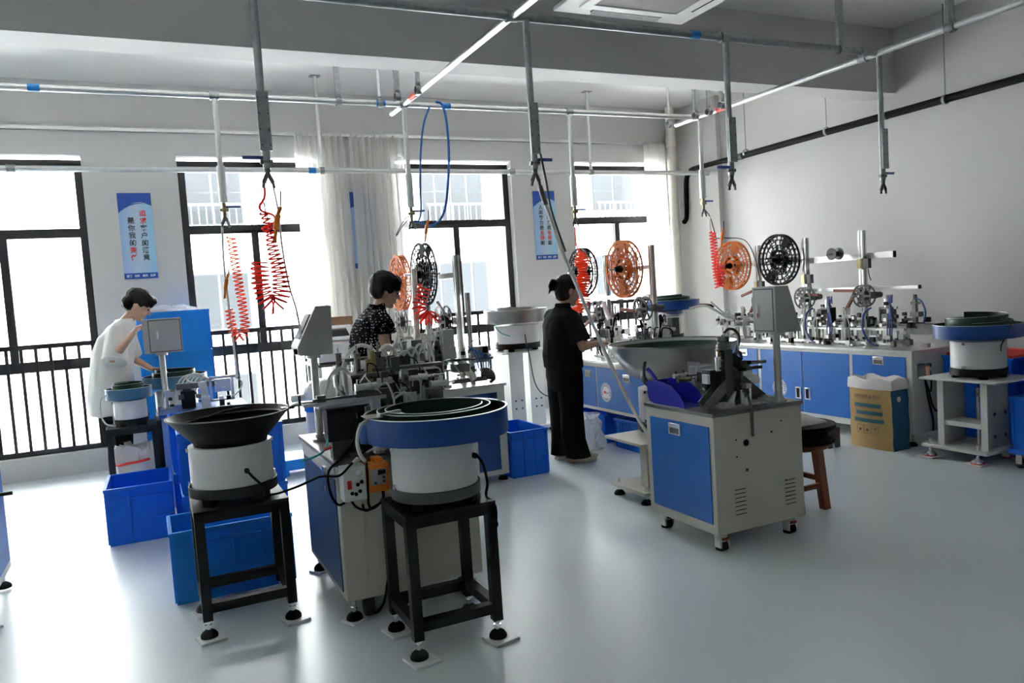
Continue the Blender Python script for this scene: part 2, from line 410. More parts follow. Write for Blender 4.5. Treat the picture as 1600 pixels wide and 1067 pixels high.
def text_mesh(ch, size, bold=0.0):
    cu = bpy.data.curves.new('character', 'FONT'); cu.body = ch; cu.size = size; cu.align_x = 'CENTER'; cu.align_y = 'CENTER'
    cu.extrude = .0004; cu.offset = bold; cu.resolution_u = 2
    ob = bpy.data.objects.new('character', cu); sc2 = bpy.data.scenes.new('lettering'); sc2.collection.objects.link(ob)
    sc2.view_layers[0].update(); dg = sc2.view_layers[0].depsgraph
    me = bpy.data.meshes.new_from_object(ob.evaluated_get(dg))
    bpy.data.objects.remove(ob, do_unlink=True); bpy.data.curves.remove(cu); bpy.data.scenes.remove(sc2)
    return me
def letter(ch, size, loc, rot, material, parent, name='character', bold=0.0):
    me = text_mesh(ch, size, bold); o = put(name, me, material, parent); o.location = loc; o.rotation_euler = rot; return o

def poster(cx, label, cols, pitch, size, top=2.595):
    # hangs on the back wall, faces -Y; local x to the right, z down from the top edge
    w, h = .29, .81
    t = thing('poster', label, 'poster', (cx, YB-.006, top), group='wall posters')
    put('board', MB().box(-w/2, w/2, -.006, .005, -h, 0), 'poster_print', t, local=True)
    n = 24; pts = [(-w/2, 0), (w/2, 0)]
    arc = []
    for i in range(n+1):
        u = i/n; x = w/2-w*u
        arc.append((x, -(.10 + .052*((x-.05)/.15)**2)))
    put('header', MB().prism(pts+arc, 'Y', -.0075, -.006), 'poster_blue', t, local=True)
    sw = [(w/2-w*.62*i/n, -(.098+.045*((w/2-w*.62*i/n-.02)/.15)**2)+.012*math.sin(math.pi*i/n)) for i in range(n+1)]
    sw2 = [(x, z-.006*math.sin(math.pi*i/n)) for i, (x, z) in enumerate(sw)]
    put('swoosh', MB().prism(sw+sw2[::-1], 'Y', -.0085, -.0075), 'poster_white', t, local=True)
    put('footer', MB().box(-w/2, w/2, -.0075, -.006, -h, -h+.055), 'poster_blue', t, local=True)
    for x, z0, s, red in cols:
        for k, ch in enumerate(s):
            letter(ch, size, (x, -.0072, -z0-k*pitch), (R(90), 0, 0), 'poster_red' if k in red else 'poster_black', t, bold=.0012)
    for k, s in enumerate(('服务', '创新', '高效', '品质')):
        letter(s, .025, (-.1+k*.067, -.0085, -h+.027), (R(90), 0, 0), 'poster_white', t, name='footer_text', bold=.0006)
poster(-.005, 'blue motivational poster above the man in the white shirt', [(.06, .195, '追求客户的满意', (0, 1)), (-.045, .262, '是你我的责任', (4, 5))], .070, .062)
poster(4.385, 'blue motivational poster above the woman in black', [(.05, .195, '人的能力是有限的', (5, 6)), (-.05, .195, '人的努力是无限的', (5, 6))], .060, .055)
p3 = thing('poster', 'blue wall poster half hidden behind the sheer curtains', 'poster', (2.16, YB-.006, 2.595), group='wall posters')
put('board', MB().box(-.145, .145, -.006, .005, -.81, 0), 'poster_print', p3, local=True)
put('header', MB().prism([(-.145, 0), (.145, 0), (.145, -.12), (.05, -.1), (-.145, -.19)], 'Y', -.0075, -.006), 'poster_blue', p3, local=True)
put('footer', MB().box(-.145, .145, -.0075, -.006, -.81, -.755), 'poster_blue', p3, local=True)

t = thing('drain_pipe', 'cream vertical drainpipe in the back corner behind the curtain', 'pipe', (6.2, 8.08, 0))
put('pipe', MB().cyl((6.2, 8.08, 0), (6.2, 8.08, ZC), .055, n=20), 'pvc_cream', t)
put('coupling', MB().cyl((6.2, 8.08, 3.12), (6.2, 8.08, 3.25), .068, n=20), 'pvc_cream', t)
put('clamp', MB().cyl((6.2, 8.08, 1.98), (6.2, 8.08, 2.02), .064, n=20), 'pvc_cream', t)

t = thing('insulated_pipe', 'long black insulated pipe run slung along the right wall', 'pipe', (6.33, 6, 2.8))
put('pipe', MB().tube([(6.30, -1.0, 2.86), (6.30, 3.0, 2.84), (6.30, 5.5, 2.82), (6.30, 7.2, 2.80)], .034, 12), 'black_rubber', t)
put('pipe', MB().tube([(6.28, 7.0, 2.80), (6.29, 7.75, 2.80), (6.36, 7.9, 2.78), (6.355, 8.0, 2.7), (6.335, 8.0, 2.28), (6.32, 8.0, 2.20), (6.275, 7.985, 2.165)], .03, 12, smooth=6), 'black_rubber', t)
put('wrap', MB().cyl((6.30, 3.5, 2.838), (6.30, 3.62, 2.838), .037).cyl((6.30, 5.0, 2.823), (6.30, 5.05, 2.823), .037).cyl((6.30, 6.9, 2.803), (6.30, 6.94, 2.803), .037), 'dark_grey', t)
for y, zt in ((1.5, ZC), (3.05, ZC), (4.43, ZC), (5.7, ZC), (6.85, ZC)):
    put('hanger_rod', MB().cyl((6.30, y, 2.86), (6.30, y, zt), .005, n=6).ring((6.30, y, 2.826), .042, .036, -.012, .012, 20, 'Y'), 'galv', t)

# ------------------------------------------------------------------ compressed-air pipes under the ceiling
ZP = 2.95; Y1 = 5.88; Y2 = 3.90; XA = 1.96; XB = 4.83
def pipe(name, label, p0, p1, r=.022, material='galv_light', tapes=(), collars=()):
    t = thing(name, label, 'pipe', p0)
    put('pipe', MB().cyl(p0, p1, r, n=14), material, t)
    d = (Vector(p1)-Vector(p0)).normalized()
    for s, m in tapes:
        put('tape_band', MB().cyl(Vector(p0)+d*s, Vector(p0)+d*(s+.07), r+.0025, n=14), m, t)
    for s in collars:
        put('collar', MB().cyl(Vector(p0)+d*(s-.03), Vector(p0)+d*(s+.03), r+.008, n=14).cyl(Vector(p0)+d*(s-.034), Vector(p0)+d*(s-.026), r+.012, n=14), 'galv', t)
    return t
DX = (.57, 1.96, 3.45, 4.86)
pipe('air_pipe', 'long galvanised air pipe parallel to the window wall, red and blue coils hang from it', (-3.5, Y1, ZP), (XB-.02, Y1, ZP), collars=[x+3.5 for x in DX[:3]], tapes=[(2.94, 'tape_blue'), (5.24, 'tape_blue'), (5.78, 'tape_blue')])
pipe('air_pipe', 'lower galvanised pipe crossing in front of the curtains and windows', (-3.5, 7.6, 2.72), (6.45, 7.6, 2.72), r=.026, tapes=[(5.03, 'tape_blue')], collars=(2.6, 7.2))
pipe('air_pipe', 'galvanised air pipe passing under the ceiling cassette and the beam', (-1.5, Y2, ZP), (XB-.02, Y2, ZP), r=.023, material='galv', collars=(2.07, 3.46, 4.95, 6.2), tapes=[(4.68, 'tape_blue')])
pipe('air_pipe', 'slim pipe running diagonally overhead towards the window wall with a red band', (XA, 2.4, ZP), (XA, 6.2, ZP), r=.02, tapes=[(3.15, 'tape_red'), (3.22, 'tape_red')])
pipe('air_pipe', 'galvanised air pipe running along the right side of the room overhead', (XB, -1.0, ZP), (XB, 6.2, ZP), r=.022, material='galv_light', tapes=[(6.45, 'tape_red'), (6.52, 'tape_red')], collars=(4.35, 5.02, 6.88))
for x, lab in ((XA, 'middle'), (XB, 'corner')):
    pass
def hanger(x, y, z, label, w=.02, top=ZC, flat=True):
    t = thing('pipe_hanger', label, 'bracket', (x, y, top), group='pipe hangers under the ceiling')
    put('strut', MB().box(x-w, x+w, y-.012, y+.012, z+.03, top) if flat else MB().cyl((x, y, z+.03), (x, y, top), w*.55, n=10), 'galv' if flat else 'galv_light', t)
    put('ceiling_plate', MB().box(x-.05, x+.05, y-.04, y+.04, top-.006, top), 'galv', t)
    put('clamp', MB().ring((x, y, z), .034, .026, -.02, .02, 20, 'X').box(x-.012, x+.012, y-.012, y+.012, z+.026, z+.05), 'galv', t)
    return t
hanger(1.45, Y1, ZP, 'flat galvanised hanger left of the blue tape bands')
hanger(1.77, Y1, ZP, 'round hanger rod left of the red taped pipe joint', flat=False)
hanger(XA-.11, Y1-.2, ZP, 'hanger strut just left of the red taped joint'); hanger(XA-.02, 5.46, ZP, 'hanger strut just right of the red taped joint', w=.015)
hanger(XB-.08, 6.2, ZP, 'white hanger at the elbow near the corner drainpipe', flat=False)
hanger(XB-.08, 5.80, ZP, 'hanger strut second from the corner drainpipe', w=.018); hanger(XB-.04, 5.66, ZP, 'hanger strut third from the corner drainpipe', w=.018); hanger(XB-.1, 5.42, ZP, 'thin hanger strut nearest the beam on the right', w=.01)
hanger(4.47, 4.0-.1, ZP, 'thick galvanised hanger in front of the beam on the right', w=.026)
hanger(XB, 3.35, ZP, 'thick hanger at the top right over the wall pipe', w=.03)
hanger(.3, Y2, ZP, 'galvanised hanger above the nearest drop pipe')
hanger(1.66, 7.6, 2.72, 'thin white drop rod in front of the paired curtains', w=.034, flat=False)
hanger(4.70, 7.6, 2.72, 'thin white drop rod beside the poster by the woman in black', w=.034, flat=False)
hanger(-1.2, 7.6, 2.72, 'thin white drop rod over the big left window', w=.034, flat=False)

def drop(x, y, zb, label, valve='brass', side=1, r=.019, material='galv_light', lever='hose_navy', dark=False):
    t = thing('air_drop', label, 'pipe', (x, y, ZP), group='air drop pipes')
    put('pipe', MB().cyl((x, y, zb+.2), (x, y, ZP), r, n=12), material, t)
    put('splice_plate', MB().box(x-.028, x+.028, y-.03, y-.018, zb+.10, zb+.38) if dark else MB().cyl((x, y, zb+.10), (x, y, zb+.36), r+.010, n=12), 'galv' if dark else material, t)
    if dark:
        s = MB()
        for k in range(4):
            for sx in (-1, 1): s.cyl((x+sx*.02, y-.034, zb+.125+k*.075), (x+sx*.02, y-.03, zb+.125+k*.075), .004, n=6)
        put('screw_row', s, 'machine_grey', t)
        put('pipe', MB().cyl((x, y, zb+.02), (x, y, zb+.22), r, n=12), material, t)
    v = put('valve', MB().cyl((x, y, zb), (x, y, zb+.10), .014, n=10).cyl((x-.03, y, zb+.05), (x+.03, y, zb+.05), .012, n=10).ball((x, y, zb+.05), .02), 'alu_dark' if dark else valve, t)
    put('lever', MB().box(min(x, x+side*.11), max(x, x+side*.11), y-.008, y+.008, zb+.062, zb+.078), lever, v)
    f = MB()
    for dx in (-.022, .022): f.cyl((x, y, zb), (x+dx, y, zb-.05), .010, .012, n=8).cyl((x+dx, y, zb-.05), (x+dx*1.15, y, zb-.075), .008, n=8)
    put('twin_coupler', f, 'alu_dark', t)
    return t
drop(DX[0], Y1, 2.10, 'white air drop pipe left of the red coil hose in front of the window')
drop(DX[1], Y1, 2.05, 'white air drop pipe above the black reel with the blue hose')
drop(DX[2], Y1, 2.04, 'white air drop pipe above the bright orange coil by the woman in black')
drop(DX[3], Y1, 2.10, 'white air drop pipe above the coil at the corner orange reel')
drop(.59, Y2, 2.09, 'dark galvanised drop pipe holding the red coil hose', side=-1, material='galv', dark=True)
drop(2.045, Y2, 2.10, 'dark galvanised drop pipe holding the long slanting hose', material='galv', dark=True)
drop(3.46, Y2, 2.07, 'dark galvanised drop pipe with blue lever, empty, above the steel hopper', side=-1, material='galv', dark=True)
drop(4.85, Y2, 2.04, 'dark galvanised drop pipe with lever nearest the right wall', material='galv', dark=True)

# ------------------------------------------------------------------ ceiling cassette
t = thing('ceiling_cassette', 'white ceiling air conditioner cassette with grey return grille', 'air conditioner', (3.1, 4.0, ZC))
x0, x1, y0, y1, z = 2.58, 3.62, 3.50, 4.52, 3.25
put('casing', MB().box(x0+.08, x1-.08, y0+.08, y1-.08, z+.04, ZC), 'galv_light', t)
put('face_panel', MB().lathe(((x0+x1)/2, (y0+y1)/2, 0), [(.36, z), (.735, z), (.735, z+.03), (.36, z+.03)], 4, a0=R(45), a1=R(405)), 'ac_white', t, bevel=.008)
put('return_grille', MB().box(x0+.19, x1-.19, y0+.18, y1-.18, z-.006, z+.02), 'grille_grey', t)
gr = put('inner_frame', MB().lathe(((x0+x1)/2, (y0+y1)/2, 0), [(.455, z-.012), (.56, z-.012), (.56, z+.004), (.455, z+.004), (.455, z-.012)], 4, a0=R(45), a1=R(405)), 'ac_white', t, bevel=.006)
for k in range(4):
    a = k*math.pi/2; c = Vector(((x0+x1)/2, (y0+y1)/2, z-.001)) + Vector((math.cos(a), math.sin(a), 0))*.435
    put('air_slot', MB().cbox(c, (.045, .55, .004), rz=a), 'black_plastic', t)
    put('louver', MB().cbox(c+Vector((math.cos(a), math.sin(a), 0))*.012+Vector((0, 0, -.006)), (.05, .54, .005), rz=a, ry=R(18)), 'ac_white', t)
# ------------------------------------------------------------------ shared builders for the shop floor
def foot(parent, x, y, z, r=.037, gap=.0, mat_pad='black_rubber', z0=.012):
    f = put('leveling_foot', MB().lathe((x, y, 0), [(0, z0), (r, z0), (r, z0+.010), (r*.8, z0+.022), (.014, z0+.033), (0, z0+.033)], 20), mat_pad, parent)
    put('stem', MB().cyl((x, y, z0+.028), (x, y, z), .010, n=10).cyl((x, y, z0+.045), (x, y, z0+.055), .017, n=6).cyl((x, y, z-.012), (x, y, z-.001), .016, n=6), 'chrome', f)
    return f
def pad(x, y, label, s=.055, rz=.2):
    o = put('floor_pad', MB().cbox((0, 0, .006), (s*2, s*2, .012)), 'white_plastic', bevel=.002)
    o.location = (x, y, 0); o.rotation_euler = (0, 0, rz); tag(o, label, 'pad', 'white tiles under machine feet')
def square_stand(x0, x1, y0, y1, zt, label, zr=.12, t=.042, material='black_paint', feet=True, zl=.085, low=True):
    s = thing('feeder_stand', label, 'stand', ((x0+x1)/2, (y0+y1)/2, 0), group='black steel stands')
    put('top_plate', MB().box(x0, x1, y0, y1, zt-.012, zt), material, s, bevel=.002)
    for x in (x0, x1-t):
        for y in (y0, y1-t):
            put('leg', MB().box(x, x+t, y, y+t, zl, zt-.012), material, s, bevel=.002)
            if feet: foot(s, x+t/2, y+t/2, zl)
    for z in ((zr, zt-.012-t) if low else (zt-.012-t,)):
        for y in (y0, y1-t): put('rail', MB().box(x0+t, x1-t, y+.001, y+t-.001, z, z+t), material, s)
        for x in (x0, x1-t): put('rail', MB().box(x+.001, x+t-.001, y0+t, y1-t, z, z+t), material, s)
    return s
def band(mb, c, r0, r1, z0, z1, h, a0, a1, th=.004, n=64):
    vs = []; fs = []
    for i in range(n+1):
        u = i/n; a = a0+(a1-a0)*u; r = r0+(r1-r0)*u; z = z0+(z1-z0)*u
        for rr, zz in ((r, z), (r, z+h), (r-th, z+h), (r-th, z)):
            vs.append((c[0]+rr*math.cos(a), c[1]+rr*math.sin(a), zz))
    for i in range(n):
        for k in range(4): fs.append((i*4+k, i*4+(k+1) % 4, i*4+4+(k+1) % 4, i*4+4+k))
    fs += [(0, 1, 2, 3), (n*4+3, n*4+2, n*4+1, n*4)]
    return mb.add(vs, fs)
def shelf_track(mb, c, r0, r1, z0, z1, w, a0, a1, n=64):
    vs = []; fs = []
    for i in range(n+1):
        u = i/n; a = a0+(a1-a0)*u; r = r0+(r1-r0)*u; z = z0+(z1-z0)*u
        for rr, zz in ((r, z), (r-w, z-.004), (r-w, z-.008), (r, z-.004)):
            vs.append((c[0]+rr*math.cos(a), c[1]+rr*math.sin(a), zz))
    for i in range(n):
        for k in range(4): fs.append((i*4+k, i*4+(k+1) % 4, i*4+4+(k+1) % 4, i*4+4+k))
    return mb.add(vs, fs)
def feeder_base(t, c, z0, zr, z1, rb, rc, zc, drum='white_plastic', feet=4, ring='black_paint', plug=None):
    x, y = c
    put('base_ring', MB().lathe((x, y, 0), [(0, zr), (rb, zr), (rb, z1), (rc-.01, z1), (0, z1)], 40), ring, t)
    for k in range(feet):
        a = math.pi/4+k*2*math.pi/feet
        put('rubber_foot', MB().cbox((x+math.cos(a)*rb*.8, y+math.sin(a)*rb*.8, (z0+zr)/2), (.05, .05, zr-z0), rz=a), 'black_rubber', t)
    d = put('drum', MB().lathe((x, y, 0), [(0, z1), (rc, z1), (rc, zc), (rc-.006, zc), (0, zc)], 48), drum, t)
    for a in (R(185), R(5)):
        put('clip', MB().cbox((x+math.cos(a)*(rc+.004), y+math.sin(a)*(rc+.004), z1+.012), (.012, .025, .02), rz=a), 'chrome', d)
        put('clip', MB().cbox((x+math.cos(a)*(rc+.004), y+math.sin(a)*(rc+.004), zc-.012), (.012, .02, .016), rz=a), 'chrome', d)
    return d
def blue_bowl(t, c, zb, zt, r, rin, outer='bowl_blue', inner='bowl_green', rise=.05, a=0.6, rim='galv_light'):
    x, y = c
    b = put('bowl', MB().lathe((x, y, 0), [(0, zb-.012), (r*.62, zb-.012), (r*.70, zb), (r, zb), (r, zt), (r-.006, zt), (r-.006, zb+.006), (0, zb+.006)], 64), outer, t)
    put('bowl_lining', MB().lathe((x, y, 0), [(0, zb+.02), (rin*.6, zb+.012), (r-.008, zb+.014), (r-.008, zt-.004)], 64), inner, b)
    g = MB(); band(g, (x, y), rin*1.02, rin*.80, zb+.05, zb+.06+rise, (zt-zb)*.62, a, a+math.pi*3.2, .004, 90)
    put('spiral_wall', g, inner, b)
    g = MB(); shelf_track(g, (x, y), r-.01, rin*.82, zt-.03, zb+.03, r-rin+.01, a-1.2, a+math.pi*3, 90)
    put('spiral_track', g, inner, b)
    g = MB(); band(g, (x, y), r+.0005, r+.0005, zt-.001, zt-.001, .003, 0, 2*math.pi, .007, 64)
    band(g, (x, y), rin*1.022, rin*.802, zb+.05+(zt-zb)*.62, zb+.06+rise+(zt-zb)*.62, .002, a, a+math.pi*3.2, .004, 90)
    put('rim_edge', g, rim, b)
    return b

# ---- front pair of feeders
square_stand(.11, .515, 3.59, 3.965, .575, 'black steel stand under the black cone feeder bowl')
t = thing('bowl_feeder', 'vibratory feeder with wide black cone bowl on a white drum', 'feeder', (.30, 3.775, .575), group='vibratory bowl feeders')
feeder_base(t, (.30, 3.775), .575, .612, .655, .195, .182, .835)
b = put('bowl', MB().lathe((.305, 3.775, 0), [(0, .835), (.16, .835), (.165, .85), (.268, .962), (.272, .968), (.266, .970), (.24, .945), (.15, .87), (0, .865)], 64), 'black_plastic', t)
g = MB(); shelf_track(g, (.305, 3.775), .258, .19, .957, .90, .03, -.3, 7.5, 90); put('spiral_track', g, 'black_plastic', b)
put('rim_edge', MB().lathe((.305, 3.775, 0), [(.268, .9655), (.2735, .9655), (.2735, .971), (.268, .971), (.268, .9655)], 64), 'dark_grey', b)
put('outlet_lug', MB().box(.54, .60, 3.74, 3.80, .955, .965).box(.575, .58, 3.765, 3.785, .965, .995), 'machine_grey', b)
put('guide_strip', MB().tube([(.20, 3.68, .972), (.28, 3.75, .985), (.38, 3.80, .985), (.44, 3.86, .972)], .004, 6), 'machine_grey', b)
put('power_cable', MB().tube([(.345, 3.594, .725), (.345, 3.578, .727), (.365, 3.56, .70), (.40, 3.555, .655), (.41, 3.57, .61)], .006, 8, smooth=4).cyl((.345, 3.60, .725), (.345, 3.585, .725), .012, n=10), 'black_rubber', t)
for x, y, s in ((.131, 3.611, 'front left'), (.494, 3.611, 'front right'), (.131, 3.944, 'back left')):
    pad(x+.005, y-.01, 'white tile under the %s foot of the stand carrying the black cone feeder' % s, s=.055)

square_stand(.845, 1.232, 2.88, 3.235, .592, 'black steel stand under the big blue and green feeder bowl')
t = thing('bowl_feeder', 'vibratory feeder with big blue bowl, dark green inside, in front', 'feeder', (1.04, 3.06, .592), group='vibratory bowl feeders')
feeder_base(t, (1.04, 3.06), .592, .62, .665, .188, .178, .845, ring='dark_grey')
blue_bowl(t, (1.065, 3.06), .868, .972, .30, .245, rise=-.005, a=2.2)
put('outlet_pocket', MB().lathe((.80, 3.10, 0), [(.055, .865), (.055, .945), (.051, .945), (.051, .87)], 24), 'bowl_blue', t)
put('outlet_plate', MB().box(.76, .92, 3.02, 3.12, .972, .976).cbox((.86, 3.05, .982), (.12, .02, .012), rz=.5), 'steel', t)
put('power_cable', MB().tube([(1.17, 2.935, .78), (1.175, 2.915, .783), (1.20, 2.91, .74), (1.215, 2.915, .66), (1.215, 2.935, .60), (1.225, 2.87, .57), (1.215, 2.865, .47), (1.19, 2.868, .36), (1.20, 2.866, .28), (1.215, 2.866, .38)], .006, 8, smooth=5).cyl((1.17, 2.94, .78), (1.172, 2.92, .78), .012, n=10), 'black_rubber', t)
put('cable_coil', MB().ring((1.205, 2.868, .50), .022, .014, -.012, .004, 20, 'Y'), 'black_rubber', t)
put('air_tube', MB().tube([(.78, 3.05, .965), (.735, 3.03, .95), (.715, 3.03, .89), (.73, 3.06, .83), (.76, 3.12, .79)], .008, 8, smooth=5), 'hose_white', t)
put('bracket_strip', MB().box(1.222, 1.236, 3.04, 3.075, .64, .845).box(1.218, 1.24, 3.045, 3.07, .60, .64), 'alu', t)
for x, y, s in ((.866, 2.90, 'front left'), (1.211, 2.90, 'front right'), (.866, 3.214, 'back left'), (1.211, 3.214, 'back right')):
    pad(x+.008, y-.008, 'white tile under the %s foot of the stand carrying the big blue feeder' % s, s=.058)

# ------------------------------------------------------------------ cabinets
def door(root, face, rect, pos, material='blue_door', handle=None, vertical=False, side=-1):
    """face 'X': panel lies at x=pos, rect=(y0,y1,z0,z1), looks to -X; face 'Y': panel at y=pos, rect=(x0,x1,z0,z1), looks to -Y."""
    a0, a1, z0, z1 = rect; e = .006
    bx = (lambda p0, p1, q0, q1, r0, r1: MB().box(p0, p1, q0, q1, r0, r1)) if face == 'X' else (lambda p0, p1, q0, q1, r0, r1: MB().box(q0, q1, p0, p1, r0, r1))
    d = put('door', bx(pos-e, pos-.0005, a0, a1, z0, z1), material, root, bevel=.0015)
    if handle:
        h, v = handle; hw, hh = (.035, .055) if vertical else (.052, .033)
        p = put('handle', bx(pos-e-.006, pos-e, h-hw, h+hw, v-hh, v+hh), 'chrome', d, bevel=.003)
        if vertical: put('handle_recess', bx(pos-e-.008, pos-e-.0055, h-hw*.45, h+hw*.45, v-hh*.8, v+hh*.75), 'black_plastic', p)
        else:
            put('handle_recess', bx(pos-e-.008, pos-e-.0055, h-hw*.75, h+hw*.75, v-hh*.75, v+hh*.2), 'alu_dark', p)
    return d
def sticker(root, face, pos, c, z, r=.085):
    """round white maker's sticker: ring of small lettering around a red mark"""
    def P(mb, m, name, par):
        return put(name, mb, m, par)
    x, y = (pos, c)
    s = P(MB().lathe((pos, c, z), [(0, -.001), (r, -.001), (r, 0)], 40, 'X'), 'poster_white', 'sticker', root)
    P(MB().lathe((pos-.0012, c, z), [(r*.90, 0), (r*.90, -.0006), (r*.95, -.0006), (r*.95, 0)], 40, 'X'), 'hose_navy', 'sticker_ring', s)
    P(MB().box(pos-.002, pos-.001, c-.0, c+.035, z-.012, z+.012), 'poster_red', 'sticker_mark', s)
    P(MB().box(pos-.002, pos-.001, c-.042, c-.006, z-.012, z+.004), 'cab_grey', 'sticker_mark', s)
    g = MB()
    for k in range(16):
        a = R(200)-R(220)*k/15
        g.cbox((pos-.0014, c-math.cos(a)*r*.74*-1, z+math.sin(a)*r*.74), (.0006, .009, .016), rx=-(a-math.pi/2)*-1)
    for k in range(10):
        a = R(235)+R(70)*k/9
        g.cbox((pos-.0014, c+math.cos(a)*r*.72, z+math.sin(a)*r*.72), (.0006, .006, .009), rx=(a-math.pi/2))
    P(g, 'hose_navy', 'sticker_lettering', s)['kind'] = 'stuff'

# ---- machine nearest the camera (A)
A = thing('assembly_machine', 'grey assembly machine with blue side door behind the big blue feeder', 'machine', (1.02, 3.8, 0), group='assembly machines')
put('cabinet', MB().box(.70, 1.36, 3.39, 4.22, .105, .725), 'beige', A, bevel=.004)
put('top_plate', MB().box(.685, 1.375, 3.375, 4.235, .725, .745), 'alu_dark', A, bevel=.002)
door(A, 'X', (3.44, 4.17, .14, .655), .70, 'slate')
dr = put('drawer', MB().box(.694, .6995, 3.42, 4.19, .662, .715), 'cab_grey', A, bevel=.0015)
put('latch', MB().box(.682, .694, 3.60, 3.635, .60, .685).cyl((.687, 3.617, .60), (.687, 3.617, .575), .005, n=8), 'chrome', A)
put('side_panel', MB().box(.80, 1.30, 3.385, 3.3895, .17, .66), 'beige', A, bevel=.0015)
for x, y in ((.735, 3.43), (.735, 4.18), (1.32, 3.43), (1.32, 4.18)): foot(A, x, y, .105)
cw = put('caster', MB().cyl((.79, 3.46, .045), (.83, 3.46, .045), .045, n=20).box(.785, .835, 3.44, 3.48, .06, .105), 'machine_grey', A)
cw = put('caster', MB().cyl((1.27, 3.46, .045), (1.31, 3.46, .045), .045, n=20).box(1.265, 1.315, 3.44, 3.48, .06, .105), 'machine_grey', A)
for x, y, s in ((.735, 3.43, 'front'), (.735, 4.18, 'back')): pad(x, y, 'white tile under the %s left foot of the nearest assembly machine' % s, s=.045, rz=.5)
put('power_cord', MB().tube([(.90, 3.382, .20), (.88, 3.36, .17), (.86, 3.37, .08), (.83, 3.42, .02), (.86, 3.6, .012)], .006, 8, smooth=5), 'black_rubber', A)
# control box on a pole
def control_pole(root, x, y, z0, z1, r=.019):
    p = put('pole', MB().cyl((x, y, z0), (x, y, z1), r, n=18), 'steel', root)
    put('pole_flange', MB().cyl((x, y, z0), (x, y, z0+.012), r*2.1, n=20).cyl((x, y, z0+.012), (x, y, z0+.035), r*1.3, n=18), 'steel', p); put('pole_collar', MB().cyl((x, y, z1-.02), (x, y, z1), r*2.0, n=18), 'steel', p)
    for k in range(4): put('bolt', MB().cyl((x+.03*math.cos(k*1.57+.8), y+.03*math.sin(k*1.57+.8), z0+.012), (x+.03*math.cos(k*1.57+.8), y+.03*math.sin(k*1.57+.8), z0+.02), .005, n=6), 'chrome', p)
    return p
control_pole(A, .752, 3.985, .745, 1.19)
b = put('control_box', MB().prism([(.665, 1.20), (.672, 1.19), (.835, 1.188), (.842, 1.432), (.765, 1.434), (.662, 1.235)], 'Y', 3.90, 4.09), 'cab_grey', A, bevel=.003)
put('touch_screen', MB().add([(.676, 3.93, 1.275), (.676, 4.06, 1.275), (.738, 4.06, 1.395), (.738, 3.93, 1.395), (.682, 3.93, 1.272), (.682, 4.06, 1.272), (.744, 4.06, 1.392), (.744, 3.93, 1.392)], [(0,1,2,3),(7,6,5,4),(0,4,5,1),(1,5,6,2),(2,6,7,3),(3,7,4,0)]), 'screen_dark', b)
put('stop_button', MB().cyl((.668, 3.94, 1.215), (.648, 3.94, 1.212), .013, n=14), 'black_plastic', b)
put('key_switch', MB().cyl((.668, 4.0, 1.215), (.655, 4.0, 1.213), .011, n=14), 'alu', b)
# drive controllers hung on the front
c = put('drive_controller', MB().cbox((.755, 3.345, .655), (.10, .085, .15)), 'white_paint', A, bevel=.003)
put('knob', MB().cyl((.775, 3.303, .70), (.775, 3.295, .70), .014, n=16), 'chrome', c)
put('rocker_switch', MB().box(.722, .74, 3.297, 3.303, .635, .672), 'tape_red', c)
for x, z in ((.767, .65), (.785, .66), (.74, .615), (.757, .61), (.775, .62)): put('dial', MB().cyl((x, 3.303, z), (x, 3.297, z), .008, n=12), 'black_plastic', c)
c = put('drive_controller', MB().cbox((.862, 3.345, .665), (.095, .085, .125)).box(.85, .89, 3.31, 3.38, .7275, .75), 'orange_bright', A, bevel=.003)
put('face_plate', MB().box(.825, .897, 3.299, 3.3025, .635, .705), 'cab_grey', c)
put('display', MB().box(.862, .893, 3.296, 3.299, .68, .698), 'black_plastic', c)
for x, z in ((.885, .665), (.885, .648), (.845, .645)): put('knob', MB().cyl((x, 3.299, z), (x, 3.294, z), .006, n=10), 'dark_grey', c)
for i, p in enumerate(([(.74, 3.34, .58), (.76, 3.335, .545), (.80, 3.33, .525), (.85, 3.335, .53), (.885, 3.34, .565), (.89, 3.345, .60)],
          [(.815, 3.31, .74), (.812, 3.30, .66), (.812, 3.32, .56), (.822, 3.335, .53)],
          [(.885, 3.345, .60), (.88, 3.33, .555), (.84, 3.325, .535), (.80, 3.335, .52), (.79, 3.34, .55)],
          [(.84, 3.33, .80), (.79, 3.31, .775), (.74, 3.30, .74), (.69, 3.31, .70), (.62, 3.35, .70), (.55, 3.5, .64), (.48, 3.60, .60), (.44, 3.66, .585)],
          [(.80, 3.35, .90), (.76, 3.32, .83), (.71, 3.30, .78), (.655, 3.34, .72), (.66, 3.37, .62), (.69, 3.36, .56), (.74, 3.345, .585)])):
    put('cable', MB().tube(p, .0055, 8, smooth=5), 'black_rubber', A)
put('cable_sleeve', MB().tube([(.78, 3.305, .762), (.755, 3.30, .745)], .012, 8), 'hose_white', A)
put('air_tube', MB().tube([(.70, 3.46, .92), (.685, 3.44, .85), (.66, 3.42, .80), (.61, 3.42, .775), (.56, 3.45, .76)], .005, 8, smooth=5), 'teal', A)
put('red_fitting', MB().tube([(.66, 3.42, .80), (.69, 3.42, .81)], .008, 8), 'tape_red', A)

